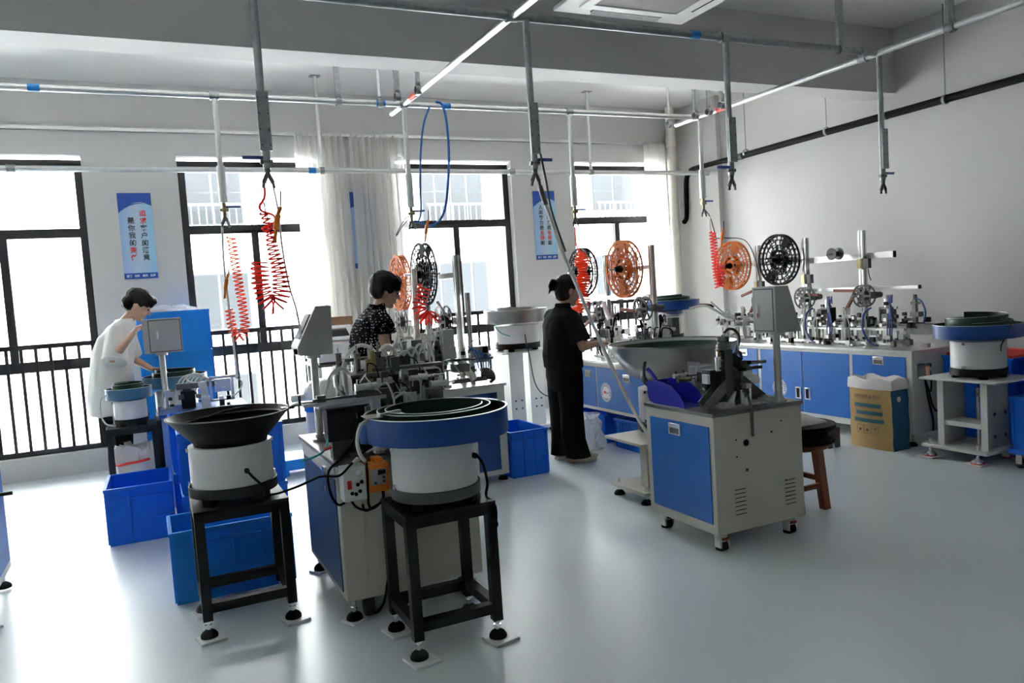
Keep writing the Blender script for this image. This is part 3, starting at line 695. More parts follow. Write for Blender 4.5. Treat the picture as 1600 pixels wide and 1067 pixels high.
rng = random.Random(11)
def blk(root, name, c, s, m, rz=0, ry=0, bevel=.0015): return put(name, MB().cbox(c, s, rz=rz, ry=ry), m, root, bevel=bevel)
def air_cyl(root, x, y, z, h=.12, r=.018, axis='Z', m='alu'):
    d = {'Z': Vector((0, 0, 1)), 'X': Vector((1, 0, 0)), 'Y': Vector((0, 1, 0))}[axis]; p = Vector((x, y, z))
    mb = MB().cyl(p, p+d*h*.65, r, n=14).cyl(p+d*h*.65, p+d*h*.7, r*1.15, n=14).cyl(p-d*.004, p+d*h*.04, r*1.15, n=14)
    o = put('air_cylinder', mb, m, root)
    put('piston_rod', MB().cyl(p+d*h*.7, p+d*h, r*.35, n=8), 'chrome', o)
    side = Vector((0, 0, 1)) if axis != 'Z' else Vector((0, -1, 0))
    for q in (.1, .55): put('air_fitting', MB().cyl(p+d*h*q, p+d*h*q+side*(r+.016), r*.35, n=8), 'brass' if rng.random() < .4 else 'black_plastic', o)
    return o
def block_cyl(root, c, s, m='alu_dark'):
    o = blk(root, 'compact_cylinder', c, s, m)
    g = MB()
    for dx in (-.3, .3):
        for dz in (-.3, .3): g.cyl((c[0]+s[0]*dx, c[1]-s[1]/2, c[2]+s[2]*dz), (c[0]+s[0]*dx, c[1]-s[1]/2-.002, c[2]+s[2]*dz), .0045, n=8)
    put('cap_screw', g, 'chrome', o)['kind'] = 'stuff'
    return o
def slide(root, c, L, axis='X', m='alu'):
    x, y, z = c
    if axis == 'X':
        o = put('slide_rail', MB().box(x-L/2, x+L/2, y-.015, y+.015, z, z+.018), 'steel', root)
        put('carriage', MB().box(x-L*.2, x+L*.2, y-.03, y+.03, z+.019, z+.045), m, o, bevel=.002)
    else:
        o = put('slide_rail', MB().box(x-.015, x+.015, y-L/2, y+L/2, z, z+.018), 'steel', root)
        put('carriage', MB().box(x-.03, x+.03, y-L*.2, y+L*.2, z+.019, z+.045), m, o, bevel=.002)
    return o
def hose(root, pts, r=.006, m='hose_clear', name='air_hose'): return put(name, MB().tube(pts, r, 8, smooth=6), m, root)
def post(root, x, y, z0, z1, w=.03, m='alu', slots=True):
    o = put('profile_post', MB().box(x-w/2, x+w/2, y-w/2, y+w/2, z0, z1), m, root, bevel=.002)
    if slots:
        g = MB().box(x-w*.08, x+w*.08, y-w/2-.0008, y-w/2, z0, z1).box(x-w/2-.0008, x-w/2, y-w*.08, y+w*.08, z0, z1)
        put('profile_slot', g, 'machine_grey', o)
    return o

# mechanisms on machine A
zt = .745
blk(A, 'feed_motor', (.745, 3.47, .90), (.125, .09, .145), 'black_plastic', bevel=.004)
put('motor_foot', MB().cyl((.80, 3.47, zt), (.80, 3.47, .83), .022, n=14).cyl((.80, 3.47, zt), (.80, 3.47, zt+.02), .04, n=16).box(.70, .79, 3.44, 3.50, zt, .83), 'machine_grey', A)
put('feed_track', MB().box(.60, .98, 3.50, 3.53, .985, 1.0).box(.60, .98, 3.535, 3.55, .985, 1.008).box(.66, .90, 3.47, 3.56, .973, .985), 'alu', A)
put('feed_track_arm', MB().tube([(.585, 3.75, .965), (.60, 3.66, .985), (.62, 3.56, .992), (.66, 3.52, .993)], .010, 8, smooth=4).box(.595, .607, 3.60, 3.615, .985, 1.03), 'black_plastic', A)
put('track_cover', MB().box(.64, .84, 3.49, 3.515, 1.008, 1.018).box(.66, .70, 3.50, 3.54, 1.0, 1.03), 'alu_dark', A)
A_blocks = [((.86, 3.62, .86), (.10, .12, .23), 'machine_grey'), ((.93, 3.55, 1.00), (.17, .05, .055), 'alu_dark'), ((.905, 3.70, 1.04), (.09, .09, .12), 'machine_grey'),
            ((.985, 3.72, .93), (.07, .10, .37), 'alu_dark'), ((1.02, 3.64, 1.03), (.12, .05, .10), 'machine_grey'), ((1.08, 3.66, .86), (.12, .16, .23), 'machine_grey'),
            ((1.15, 3.72, 1.0), (.10, .07, .09), 'alu_dark'), ((1.02, 3.50, .83), (.11, .09, .16), 'alu_dark'), ((1.10, 3.52, .95), (.05, .06, .10), 'alu'),
            ((.91, 3.45, .87), (.04, .05, .25), 'alu'), ((1.20, 3.60, .87), (.16, .10, .25), 'alu_dark'), ((1.27, 3.80, .91), (.13, .12, .33), 'machine_grey'),
            ((1.28, 3.66, 1.02), (.09, .06, .07), 'alu_dark'), ((1.17, 3.90, .95), (.10, .10, .41), 'machine_grey'), ((.83, 3.85, .84), (.12, .14, .19), 'alu_dark'),
            ((.86, 3.90, 1.03), (.05, .06, .19), 'alu_dark'), ((1.30, 4.02, .98), (.06, .09, .47), 'alu_dark'), ((.99, 4.02, .83), (.22, .10, .17), 'machine_grey')]
for c, s, m in A_blocks:
    (block_cyl if rng.random() < .4 else lambda r, c, s, m: blk(r, 'tool_block', c, s, m))(A, c, s, m)
for x, y, z, h in ((.905, 3.70, 1.10, .13), (.95, 3.66, 1.06, .15), (.985, 3.72, 1.115, .12), (1.01, 3.70, 1.08, .16), (1.04, 3.72, 1.08, .12), (1.20, 3.88, 1.155, .09), (.86, 3.90, 1.125, .09)):
    air_cyl(A, x, y, z, h, .015, m='brass' if rng.random() < .2 else 'alu_dark')
for x, y, z, h in ((.84, 3.50, 1.05, .14), (1.02, 3.46, .93, .14), (1.12, 3.56, 1.06, .12), (1.22, 3.55, 1.02, .12)):
    air_cyl(A, x, y, z, h, .016, 'X')
for q in range(60):
    x, y, z = rng.uniform(.82, 1.32), rng.uniform(3.44, 3.9), rng.uniform(.80, 1.12)
    s = rng.uniform(.018, .04)
    blk(A, rng.choice(('bracket', 'sensor', 'clamp_block', 'valve_block')), (x, y, z), (s*rng.uniform(.6, 1.6), s, s*rng.uniform(.6, 1.5)), rng.choice(('alu', 'alu_dark', 'machine_grey', 'black_plastic', 'steel')), bevel=.001)
blk(A, 'guard_box', (1.135, 3.58, .95), (.10, .08, .13), 'cab_grey')
for pts, r in (([(.728, 3.75, .949), (.749, 3.75, 1.018), (.779, 3.75, 1.084), (.819, 3.75, 1.12), (.856, 3.75, 1.113), (.878, 3.75, 1.073)], .010),
               ([(.848, 3.85, 1.004), (.862, 3.85, 1.099), (.894, 3.85, 1.174), (.953, 3.85, 1.22), (1.011, 3.85, 1.205), (1.041, 3.85, 1.16), (1.05, 3.85, 1.10)], .010),
               ([(1.041, 3.85, 1.16), (1.085, 3.85, 1.202), (1.125, 3.85, 1.195), (1.148, 3.85, 1.136), (1.122, 3.85, 1.023), (1.084, 3.85, .927), (1.073, 3.85, .85)], .011),
               ([(1.04, 3.83, 1.13), (1.06, 3.86, 1.145), (1.111, 3.9, 1.137), (1.153, 3.9, 1.093), (1.15, 3.9, 1.02)], .009),
               ([(1.248, 4.1, 1.06), (1.248, 4.1, 1.113), (1.265, 4.1, 1.2), (1.304, 4.1, 1.222), (1.337, 4.1, 1.176), (1.349, 4.1, 1.086), (1.361, 4.1, .97)], .012),
               ([(1.297, 4.1, .87), (1.272, 4.1, 1.004), (1.243, 4.1, 1.107), (1.255, 4.1, 1.166), (1.318, 4.1, 1.16), (1.35, 4.1, 1.103), (1.37, 4.1, .98)], .010),
               ([(.86, 3.80, 1.0), (.855, 3.80, 1.09), (.84, 3.80, 1.12), (.815, 3.80, 1.08), (.83, 3.8, 1.0), (.87, 3.78, .94)], .007),
               ([(1.00, 3.46, .98), (1.04, 3.42, 1.01), (1.08, 3.43, .97), (1.085, 3.45, .89)], .006),
               ([(.93, 3.50, 1.03), (.97, 3.44, 1.06), (1.0, 3.45, .96), (.98, 3.48, .88)], .005)):
    hose(A, pts, r)
for q in range(22):
    x, y, z = rng.uniform(.83, 1.28), rng.uniform(3.43, 3.8), rng.uniform(.88, 1.12)
    hose(A, [(x, y, z), (x+rng.uniform(-.03, .03), y-.03, z+.04), (x+rng.uniform(.02, .07), y-.02, z+.02), (x+rng.uniform(.03, .1), y, z-.06)], .003, rng.choice(('hose_white', 'black_rubber', 'hose_clear')))
for q in range(7):
    x = rng.uniform(.82, 1.15); hose(A, [(x, 3.42, .76), (x+.06, 3.40, .785), (x+.12, 3.42, .77), (x+.20, 3.41, .76)], .005, 'hose_clear')

# denser tooling over the middle of machine A
for q in range(46):
    x, y, z = rng.uniform(.84, 1.34), rng.uniform(3.50, 4.1), rng.uniform(.78, 1.14)
    s = rng.uniform(.02, .05)
    blk(A, rng.choice(('bracket', 'sensor', 'clamp_block', 'valve_block')), (x, y, z), (s, s*rng.uniform(.7, 1.4), s*rng.uniform(.8, 1.9)), rng.choice(('alu_dark', 'machine_grey', 'machine_grey', 'alu', 'black_plastic')), bevel=.001)
for x, y, z0, z1 in ((.88, 3.86, .745, 1.17), (.94, 3.95, .745, 1.20), (1.08, 4.05, .745, 1.12), (1.22, 3.72, .745, 1.06), (1.34, 3.9, .745, 1.20)):
    put('guide_rod', MB().cyl((x, y, z0), (x, y, z1), .009, n=10), 'steel', A)
for x0, x1, y, z in ((.84, 1.06, 3.62, 1.085), (1.04, 1.32, 3.66, 1.10), (.86, 1.0, 3.80, 1.15), (1.15, 1.36, 4.0, 1.15)):
    put('cross_plate', MB().box(x0, x1, y-.03, y+.03, z, z+.014), 'alu_dark', A, bevel=.001)
for k in range(8):
    x = 1.0+.04*k; hose(A, [(x, 3.9, .95), (x-.02, 3.86, 1.10+.012*(k % 3)), (x+.03, 3.84, 1.17+.015*(k % 4)), (x+.07, 3.86, 1.12), (x+.075, 3.9, .98)], .0065, 'hose_clear')
# ------------------------------------------------------------------ blue crates
def crate(x0, x1, y0, y1, z0, h, label, material='crate_blue', nx=4, ny=3, rz=0, group='blue plastic crates', taper=.012, handle=True):
    cx, cy = (x0+x1)/2, (y0+y1)/2; w, d = x1-x0, y1-y0
    t = thing('storage_crate', label, 'crate', (cx, cy, z0), rz, group)
    a, b, th = w/2, d/2, .006
    def rect(k, z): return [(-a*k, -b*k, z), (a*k, -b*k, z), (a*k, b*k, z), (-a*k, b*k, z)]
    k0 = 1-taper*2/w; mb = MB()
    def sect(ax, bx, z): return [(-ax, -bx, z), (ax, -bx, z), (ax, bx, z), (-ax, bx, z)]
    vs = sect(a-taper, b-taper, 0) + sect(a-.012, b-.012, h) + sect(a-.012-th, b-.012-th, h) + sect(a-taper-th, b-taper-th, th)
    fs = [(3, 2, 1, 0)]
    for q in range(3):
        for i in range(4): fs.append((q*4+i, q*4+(i+1) % 4, q*4+4+(i+1) % 4, q*4+4+i))
    fs.append((12, 13, 14, 15)); mb.add(vs, fs)
    put('body', mb, material, t, local=True)
    lip = MB()
    for z, e, hh in ((h-.02, 0, .02), (h*.80, .005, .008), (h*.42, .008, .006)):
        o = sect(a-e, b-e, z) + sect(a-e, b-e, z+hh) + sect(a-.014, b-.014, z+hh) + sect(a-.014, b-.014, z)
        f2 = []
        for q in range(4):
            for i in range(4): f2.append((q*4+i, q*4+(i+1) % 4, ((q+1) % 4)*4+(i+1) % 4, ((q+1) % 4)*4+i))
        lip.add(o, f2)
    put('rim', lip, material, t, local=True, bevel=.0015)
    for i in range(nx+1):
        x = (-a+.02)+(w-.04)*i/nx
        for sy in (-1, 1): put('rib', MB().box(x-.004, x+.004, min(sy*(b-.018), sy*(b-.003)), max(sy*(b-.018), sy*(b-.003)), .01, h-.02), material, t, local=True)
    for i in range(ny+1):
        y = (-b+.02)+(d-.04)*i/ny
        for sx in (-1, 1): put('rib', MB().box(min(sx*(a-.018), sx*(a-.003)), max(sx*(a-.018), sx*(a-.003)), y-.004, y+.004, .01, h-.02), material, t, local=True)
    return t
crate(-.335, .065, 5.42, 5.93, 0, .365, 'open empty blue crate standing alone on the floor by the small bowl stand', nx=3, ny=3, rz=-.02)
crate(.005, .60, 4.11, 4.50, 0, .365, 'open blue crate on the floor right behind the black cone feeder stand', nx=4, ny=3, material='crate_bright')
crate(.10, .70, 4.86, 5.26, 0, .37, 'lower blue crate of the pair stacked behind the black cone bowl', nx=4, ny=3)
crate(.10, .70, 4.86, 5.26, .371, .37, 'upper blue crate of the pair stacked behind the black cone bowl', nx=4, ny=3)
crate(.075, .45, 5.62, 6.15, 0, .365, 'lower blue crate of the stack in front of the left work table', nx=3, ny=4)
crate(.075, .45, 5.62, 6.15, .366, .345, 'upper blue crate of the stack in front of the left work table', nx=3, ny=4)
crate(2.43, 2.765, 5.32, 5.86, 0, .36, 'blue crate on the floor between the middle machine and the woman in black', nx=3, ny=4)
cn = ('bottom', 'second', 'third', 'top')
for k in range(4):
    crate(-.085, .525, 7.55, 7.95, .365*k, .363, 'bright blue crate at the wall behind the man, %s of four stacked' % cn[k], 'crate_bright', nx=5, ny=3)
t = thing('plastic_bag', 'crumpled clear plastic bag on top of the crates behind the man', 'bag', (.25, 7.75, 1.46))
rg = random.Random(3); mb = MB(); mb.ball((.22, 7.74, 1.46), (.22, .12, .045), 20, 12)
for v in mb.v: v += Vector((rg.uniform(-.015, .015), rg.uniform(-.01, .01), rg.uniform(-.006, .02) if v.z > 1.45 else 0))
put('film', mb, 'film_bag', t)
crate(3.66, 4.06, 5.95, 6.50, .0, .26, 'blue crate under the middle bench, farther from the clear bag', nx=3, ny=9)
crate(3.66, 4.06, 5.28, 5.78, .0, .26, 'blue crate under the middle bench, nearer the steel hopper', nx=3, ny=9)
t = thing('plastic_bag', 'clear plastic bag standing on the floor between the two bench crates', 'bag', (3.48, 5.85, 0))
mb = MB().lathe((3.485, 5.87, 0), [(0, 0), (.11, .0), (.13, .02), (.10, .08), (.085, .15), (.08, .22), (.05, .27), (.07, .31)], 26)
for v in mb.v: v += Vector((rg.uniform(-.022, .022), rg.uniform(-.022, .022), rg.uniform(0, .012)))
put('film', mb, 'film_bag', t)

# bins and dolly at the right wall
def bin_big(x0, x1, y0, y1, h, label, top):
    t = crate(x0, x1, y0, y1, 0, h, label, 'crate_blue', nx=3, ny=4, group='large blue bins by the right wall')
    if top:
        l = put('bin_lining', MB().lathe(((x0+x1)/2, (y0+y1)/2, 0), [(.70*.5, h-.03), (.735*.5, h+.0), (.72*.5, h+.022), (.60*.5, h+.015), (.55*.5, h-.04)], 4, a0=R(45), a1=R(405)), 'tape_red', t, bevel=.006)
        l.scale = (1, 1, 1)
bin_big(5.66, 6.22, 3.51, 4.07, .715, 'tall blue bin with red lining behind the right feeder', True)
bin_big(5.70, 6.26, 2.90, 3.46, .715, 'tall blue bin with red lining at the right edge of the picture', True)
t = thing('dolly', 'blue wheeled dolly under the small crate at the right edge', 'dolly', (5.48, 3.05, 0))
put('deck', MB().box(5.30, 5.66, 2.78, 3.34, .10, .135), 'crate_blue', t, bevel=.006)
for x, y in ((5.35, 3.28), (5.61, 3.28), (5.35, 2.84), (5.61, 2.84)):
    w = put('caster', MB().cyl((x-.012, y, .036), (x+.012, y, .036), .036, n=20), 'dark_grey', t)
    put('fork', MB().box(x-.022, x-.014, y-.02, y+.02, .03, .10).box(x+.014, x+.022, y-.02, y+.02, .03, .10).box(x-.022, x+.022, y-.02, y+.02, .092, .10), 'alu', w)
crate(5.31, 5.65, 2.80, 3.325, .136, .36, 'blue crate standing on the wheeled dolly at the right edge', nx=3, ny=4)
# ------------------------------------------------------------------ reels
def big_reel(t, x, y, z, r=.25, material='orange', hub='black_plastic', tilt=0.0, seed=0, label=None):
    """two open flanges on one axle along X; the near flange is at x - .03"""
    rg = random.Random(seed)
    root = t
    def flange(xc):
        g = MB(); w = .004
        g.ring((xc, y, z), r, r-.020, -w, w, 64)
        for ro, ri in ((.80, .765), (.60, .57), (.40, .37), (.235, .12)): g.ring((xc, y, z), r*ro, r*ri, -w*.8, w*.8, 56)
        def spoke(a, r0, r1, wd):
            m = (r0+r1)/2
            g.cbox((xc, y+math.cos(a)*m, z+math.sin(a)*m), (w*1.5, r1-r0, wd), rx=a)
        for k in range(24): spoke(2*math.pi*k/24+.1+tilt, r*.78, r*.94, .007)
        for k in range(18): spoke(2*math.pi*k/18+tilt, r*.58, r*.78, .006)
        for k in range(12): spoke(2*math.pi*k/12+.2+tilt, r*.38, r*.59, .006)
        for k in range(8): spoke(2*math.pi*k/8+tilt, r*.2, r*.39, .007)
        for a in (math.pi/2+.12+tilt, -math.pi/2+.1+tilt):
            for da in (-.11, 0, .11): spoke(a+da, r*.55, r*.94, .03)
        for k in range(10):
            a = rg.uniform(0, 6.28); g.ring((xc, y+math.cos(a)*r*.49, z+math.sin(a)*r*.49), .020, .012, -w*.7, w*.7, 12)
        return g
    f = put('flange', flange(x-.026), material, root); f2 = put('flange', flange(x+.026), material, root)
    g = MB()
    for k in range(26):
        a = 2*math.pi*(k+.5)/26; g.cyl((x-.024, y+math.cos(a)*r*.93, z+math.sin(a)*r*.93), (x+.024, y+math.cos(a)*r*.93, z+math.sin(a)*r*.93), .004, n=6)
    put('spacer_ring', g, material, root)['kind'] = 'stuff'
    put('core', MB().ring((x, y, z), r*.37, r*.35, -.028, .028, 40), material, root)
    put('hub_cone', MB().cyl((x-.10, y, z), (x-.034, y, z), .018, .034, 20).cyl((x-.034, y, z), (x+.05, y, z), .02, n=16), hub, root)
    put('axle', MB().cyl((x-.16, y, z), (x+.14, y, z), .008, n=10), 'steel', root)
def reel(x, y, z, label, material, r=.25, seed=0, tilt=0):
    t = thing('reel', label, 'reel', (x, y, z-r), group='large strip reels')
    big_reel(t, x, y, z, r, material, 'black_plastic', tilt, seed); return t
def small_reel(x, y, z, label, r=.105, material='dark_grey', motor=True):
    t = thing('small_reel', label, 'reel', (x, y, z-r), group='small take-up reels')
    for dx in (-.03, .03):
        g = MB().ring((x+dx, y, z), r, r*.86, -.003, .003, 40).ring((x+dx, y, z), r*.34, .012, -.003, .003, 24)
        for k in range(6): g.cbox((x+dx, y+math.cos(k*math.pi/3)*r*.6, z+math.sin(k*math.pi/3)*r*.6), (.005, r*.55, r*.2), rx=k*math.pi/3)
        put('flange', g, material, t)
    put('core', MB().cyl((x-.028, y, z), (x+.028, y, z), r*.42, n=24), material, t)
    put('axle', MB().cyl((x-.07, y, z), (x+.09, y, z), .009, n=10), 'steel', t)
    if motor: put('motor', MB().box(x+.09, x+.13, y-.03, y+.03, z-.03, z+.03).cyl((x+.13, y, z), (x+.21, y, z), .027, n=18), 'dark_grey', t)
    return t
reel(2.05, 6.60, 1.575, 'orange reel in front of the face of the woman in the dotted blouse', 'orange', .245, 1)
reel(2.03, 5.90, 1.62, 'black reel under the blue looped hose', 'reel_black', .25, 2, .3)
reel(3.83, 6.45, 1.575, 'black reel half hidden behind the bright orange coil by the woman in black', 'reel_black', .235, 3, .2)
reel(3.85, 5.77, 1.57, 'orange reel in front of the window above the steel hopper', 'orange', .255, 4)
reel(5.74, 6.525, 1.555, 'orange reel nearest the back corner', 'orange', .262, 5, .2)
reel(5.74, 5.845, 1.575, 'black reel above the grey control box', 'reel_black', .255, 6, .5)
small_reel(2.06, 5.60, 1.24, 'small black reel with motor below the black reel of the middle machine', .125)
small_reel(1.95, 6.35, 1.24, 'small black reel beside the bare arm of the dotted blouse', .10, motor=False)
small_reel(3.86, 5.53, 1.215, 'small black reel with motor below the orange reel at the window', .105)
small_reel(3.84, 6.22, 1.19, 'small black reel in front of the hands of the woman in black', .11, motor=False)
small_reel(5.74, 6.12, 1.17, 'small black reel mostly hidden behind the grey control box', .10)
small_reel(5.74, 5.53, 1.19, 'small black reel just behind the grey control box', .105)
small_reel(5.74, 4.85, 1.195, 'small grey reel on the free standing post of the wall machine', .10)
t = thing('bobbin', 'small empty double spool on the long bar by the wall', 'spool', (5.72, 5.13, 1.53))
put('spool', MB().lathe((5.72, 5.13, 1.585), [(.010, -.05), (.055, -.05), (.055, -.042), (.02, -.035), (.02, .035), (.055, .042), (.055, .05), (.010, .05)], 28, 'X'), 'dark_grey', t)
put('axle', MB().cyl((5.60, 5.13, 1.585), (5.80, 5.13, 1.585), .010, n=10), 'steel', t)

# ------------------------------------------------------------------ station generator for the long machines
def station(root, x, y, z, seed, tall=.20, hosem='hose_blue', dirx=1):
    rg = random.Random(seed)
    sub = rg.choice((0, 1, 2))
    put('station_base', MB().box(x-.06, x+.06, y-.07, y+.07, z, z+.02).box(x-.05, x-.03, y-.05, y-.03, z+.02, z+.12).box(x+.03, x+.05, y+.03, y+.05, z+.02, z+.12).box(x+.03, x+.05, y-.05, y-.03, z+.02, z+.12).box(x-.05, x-.03, y+.03, y+.05, z+.02, z+.12), 'alu', root)
    put('station_plate', MB().box(x-.075, x+.075, y-.085, y+.085, z+.121, z+.138), 'alu', root, bevel=.001)
    g = MB().box(x-.04, x+.04, y-.055, y-.043, z+.139, z+.139+tall).box(x-.04, x+.04, y+.043, y+.055, z+.139, z+.139+tall).box(x-.04, x+.04, y-.055, y+.055, z+.139+tall, z+.155+tall)
    put('press_frame', g, rg.choice(('alu', 'alu_dark')), root, bevel=.001)
    c = air_cyl(root, x, y, z+.156+tall, .10, .022)
    block_cyl(root, (x-.01, y, z+.139+tall*.55), (.06, .06, tall*.4), rg.choice(('machine_grey', 'alu_dark')))
    blk(root, 'die_block', (x, y, z+.165), (.09, .07, .045), 'steel')
    for k in range(5):
        s = rg.uniform(.015, .03)
        blk(root, rg.choice(('sensor', 'bracket', 'clamp_block')), (x+rg.uniform(-.08, .08), y+rg.uniform(-.1, .1), z+rg.uniform(.15, .2+tall)), (s, s*1.3, s), rg.choice(('black_plastic', 'alu', 'machine_grey', 'steel')), bevel=.001)
    air_cyl(root, x-.11, y+rg.uniform(-.05, .05), z+.17, .12, .014, 'X')
    for k in range(3):
        a = rg.uniform(-.04, .04)
        hose(root, [(x+a, y-.03, z+.19+tall), (x-.05+a, y-.07, z+.25+tall), (x-.09, y-.09+a, z+.18), (x-.085, y-.08+a, z+.08), (x-.05, y-.06+a, z+.012)], .005, hosem)
def track(root, x, y0, y1, z):
    put('strip_track', MB().box(x-.025, x+.025, y0, y1, z, z+.012).box(x-.03, x-.02, y0, y1, z+.012, z+.024).box(x+.02, x+.03, y0, y1, z+.012, z+.024), 'steel', root)
def fit(root, x, y, z, seed, n=8, sx=.1, sy=.2, sz=.1):
    rg = random.Random(seed)
    for k in range(n):
        s = rg.uniform(.015, .045)
        blk(root, rg.choice(('sensor', 'bracket', 'clamp_block', 'valve_block')), (x+rg.uniform(-sx, sx), y+rg.uniform(-sy, sy), z+rg.uniform(0, sz)), (s, s*rg.uniform(.7, 1.6), s*rg.uniform(.6, 1.4)), rg.choice(('alu', 'alu_dark', 'machine_grey', 'steel', 'black_plastic')), bevel=.001)

# ------------------------------------------------------------------ wheeled machine in the middle (B)
B = thing('assembly_machine', 'beige wheeled machine cabinet with a blue door and a steel pole', 'machine', (2.9, 3.43, 0), group='assembly machines')
put('cabinet', MB().box(2.59, 3.20, 3.14, 3.735, .10, .725), 'beige', B, bevel=.004)
put('top_plate', MB().box(2.582, 3.208, 3.132, 3.743, .725, .745), 'alu_dark', B, bevel=.002)
door(B, 'X', (3.175, 3.69, .155, .672), 2.59, 'blue_door', handle=(3.46, .625))
for k, (xx, zz) in enumerate(((2.71, .19), (3.06, .185))):
    for j in range(7): put('vent_slot', MB().box(xx, xx+.075, 3.1385, 3.1397, zz+.022*j, zz+.022*j+.004), 'black_plastic', B)
for x, z, r in ((2.802, .565, .018), (2.80, .42, .008), (2.735, .50, .005), (2.735, .59, .005), (2.98, .60, .006), (3.05, .65, .005), (3.07, .32, .005)):
    put('cable_hole', MB().cyl((x, 3.1385, z), (x, 3.1397, z), r, n=16), 'black_plastic', B)
for x, y in ((2.655, 3.20), (3.135, 3.20), (2.655, 3.68), (3.135, 3.68)):
    w = put('caster', MB().cyl((x-.018, y-.01, .028), (x+.018, y-.01, .028), .028, n=20), 'black_rubber', B)
    put('caster_housing', MB().lathe((x, y, 0), [(0, .052), (.030, .052), (.034, .062), (.034, .085), (.02, .10), (0, .10)], 20).box(x-.032, x-.020, y-.03, y+.015, .02, .06).box(x+.020, x+.032, y-.03, y+.015, .02, .06), 'beige_light', w)
    put('adjuster', MB().box(x-.02, x+.02, y-.040, y-.030, .062, .074), 'leather_red', w)
    put('stop_pad', MB().cyl((x, y+.012, 0), (x, y+.012, .014), .024, n=16), 'black_rubber', w)
put('hanging_strap', MB().box(2.832, 2.85, 3.128, 3.131, .595, .75).tube([(2.841, 3.13, .75), (2.841, 3.15, .80), (2.86, 3.2, .83)], .008, 6), 'machine_grey', B)
control_pole(B, 3.10, 3.20, .745, 1.13, .020)
b = put('control_box', MB().prism([(3.02, 1.127), (3.20, 1.127), (3.195, 1.15), (3.118, 1.378), (3.02, 1.378)], 'Y', 3.115, 3.285), 'cab_grey', B, bevel=.003)
d = put('box_door', MB().box(3.0165, 3.0195, 3.132, 3.268, 1.142, 1.362), 'cab_grey', b, bevel=.001)
put('door_seam', MB().box(3.0192, 3.0199, 3.127, 3.273, 1.137, 1.367), 'dark_grey', b)
put('lock_handle', MB().box(3.012, 3.0165, 3.235, 3.247, 1.21, 1.28), 'chrome', d); put('lock_slot', MB().box(3.0105, 3.012, 3.238, 3.244, 1.214, 1.235), 'leather_red', d)
# tooling on B
z = .745
blk(B, 'tool_column', (2.79, 3.27, .90), (.055, .08, .31), 'machine_grey'); put('column_foot', MB().box(2.73, 2.80, 3.21, 3.26, z, z+.03).prism([(2.76, .775), (2.80, .775), (2.82, .83)], 'Y', 3.215, 3.245), 'alu', B)
blk(B, 'tool_block', (2.73, 3.30, .915), (.085, .07, .075), 'machine_grey'); blk(B, 'tool_block', (2.69, 3.29, .905), (.04, .045, .05), 'alu')
blk(B, 'tool_block', (2.87, 3.33, .93), (.10, .09, .09), 'dark_grey'); blk(B, 'tool_block', (2.93, 3.36, .88), (.06, .08, .12), 'alu_dark')
for x, y, zz, h in ((2.755, 3.27, 1.0, .09), (2.78, 3.29, 1.0, .11), (2.80, 3.27, 1.055, .09), (2.74, 3.26, .95, .10)): air_cyl(B, x, y, zz, h, .014, m='brass' if h < .1 else 'alu')
put('gripper_head', MB().lathe((2.795, 3.28, 0), [(0, 1.05), (.035, 1.05), (.038, 1.075), (.028, 1.085), (.028, 1.10), (.036, 1.105), (.034, 1.125), (0, 1.128)], 18), 'alu_dark', B)
blk(B, 'tool_head', (2.86, 3.30, .99), (.09, .07, .06), 'black_plastic', ry=.5)
blk(B, 'tool_head', (2.92, 3.31, .955), (.13, .05, .05), 'alu_dark', ry=.12)
for zz, L in ((.968, .15), (.94, .12)): put('shaft', MB().cyl((2.90, 3.29, zz), (2.90+L+.05, 3.29, zz-.008), .010, n=10).cyl((2.93, 3.29, zz-.002), (2.96, 3.29, zz-.003), .016, n=10), 'alu_dark', B)
blk(B, 'slide_table', (2.98, 3.33, .86), (.16, .07, .03), 'alu'); slide(B, (2.98, 3.33, .875), .16)
blk(B, 'tool_block', (2.93, 3.40, .82), (.10, .10, .15), 'machine_grey')
for sx, x0, m in ((-1, 2.735, 'alu_dark'), (1, 2.93, 'machine_grey')):
    g = MB().cbox((x0+sx*.02, 3.235, .825), (.19, .006, .055), ry=sx*R(38)).cbox((x0+sx*.02, 3.295, .825), (.19, .006, .055), ry=sx*R(38)).cbox((x0+sx*.02-.0, 3.265, .806), (.19, .06, .006), ry=sx*R(38))
    put('discharge_chute', g, m, B)
for x, y in ((2.86, 3.22), (2.93, 3.24), (2.88, 3.38), (3.0, 3.36), (2.80, 3.45), (2.83, 3.55)): put('standoff', MB().cyl((x, y, z), (x, y, z+.09), .012, n=12), 'chrome', B)
put('base_plate', MB().box(2.70, 3.03, 3.21, 3.34, z, z+.012).box(2.765, 3.03, 3.34, 3.62, z, z+.012), 'alu', B, bevel=.001)
put('linear_feeder', MB().box(2.77, 3.00, 3.50, 3.56, .85, .88).box(2.79, 2.98, 3.51, 3.55, .79, .85).box(2.77, 2.98, 3.505, 3.52, .88, .895), 'alu', B)
fit(B, 2.87, 3.5, .78, 21, 26, .10, .12, .14); fit(B, 2.88, 3.28, .80, 22, 12, .1, .06, .2)
air_cyl(B, 2.655, 3.50, .885, .12, .012, 'X', 'brass'); air_cyl(B, 2.66, 3.54, .905, .12, .012, 'X')
put('parts_tray', MB().box(2.76, 2.82, 3.37, 3.43, z+.013, z+.075), 'clear_film', B)
hose(B, [(2.80, 3.285, 1.125), (2.84, 3.29, 1.16), (2.90, 3.30, 1.15), (2.93, 3.30, 1.10), (2.90, 3.30, 1.03), (2.90, 3.30, .98)], .008, 'machine_grey')
hose(B, [(2.83, 3.29, 1.09), (2.87, 3.29, 1.13), (2.905, 3.29, 1.12), (2.91, 3.29, 1.04)], .004, 'hose_clear')
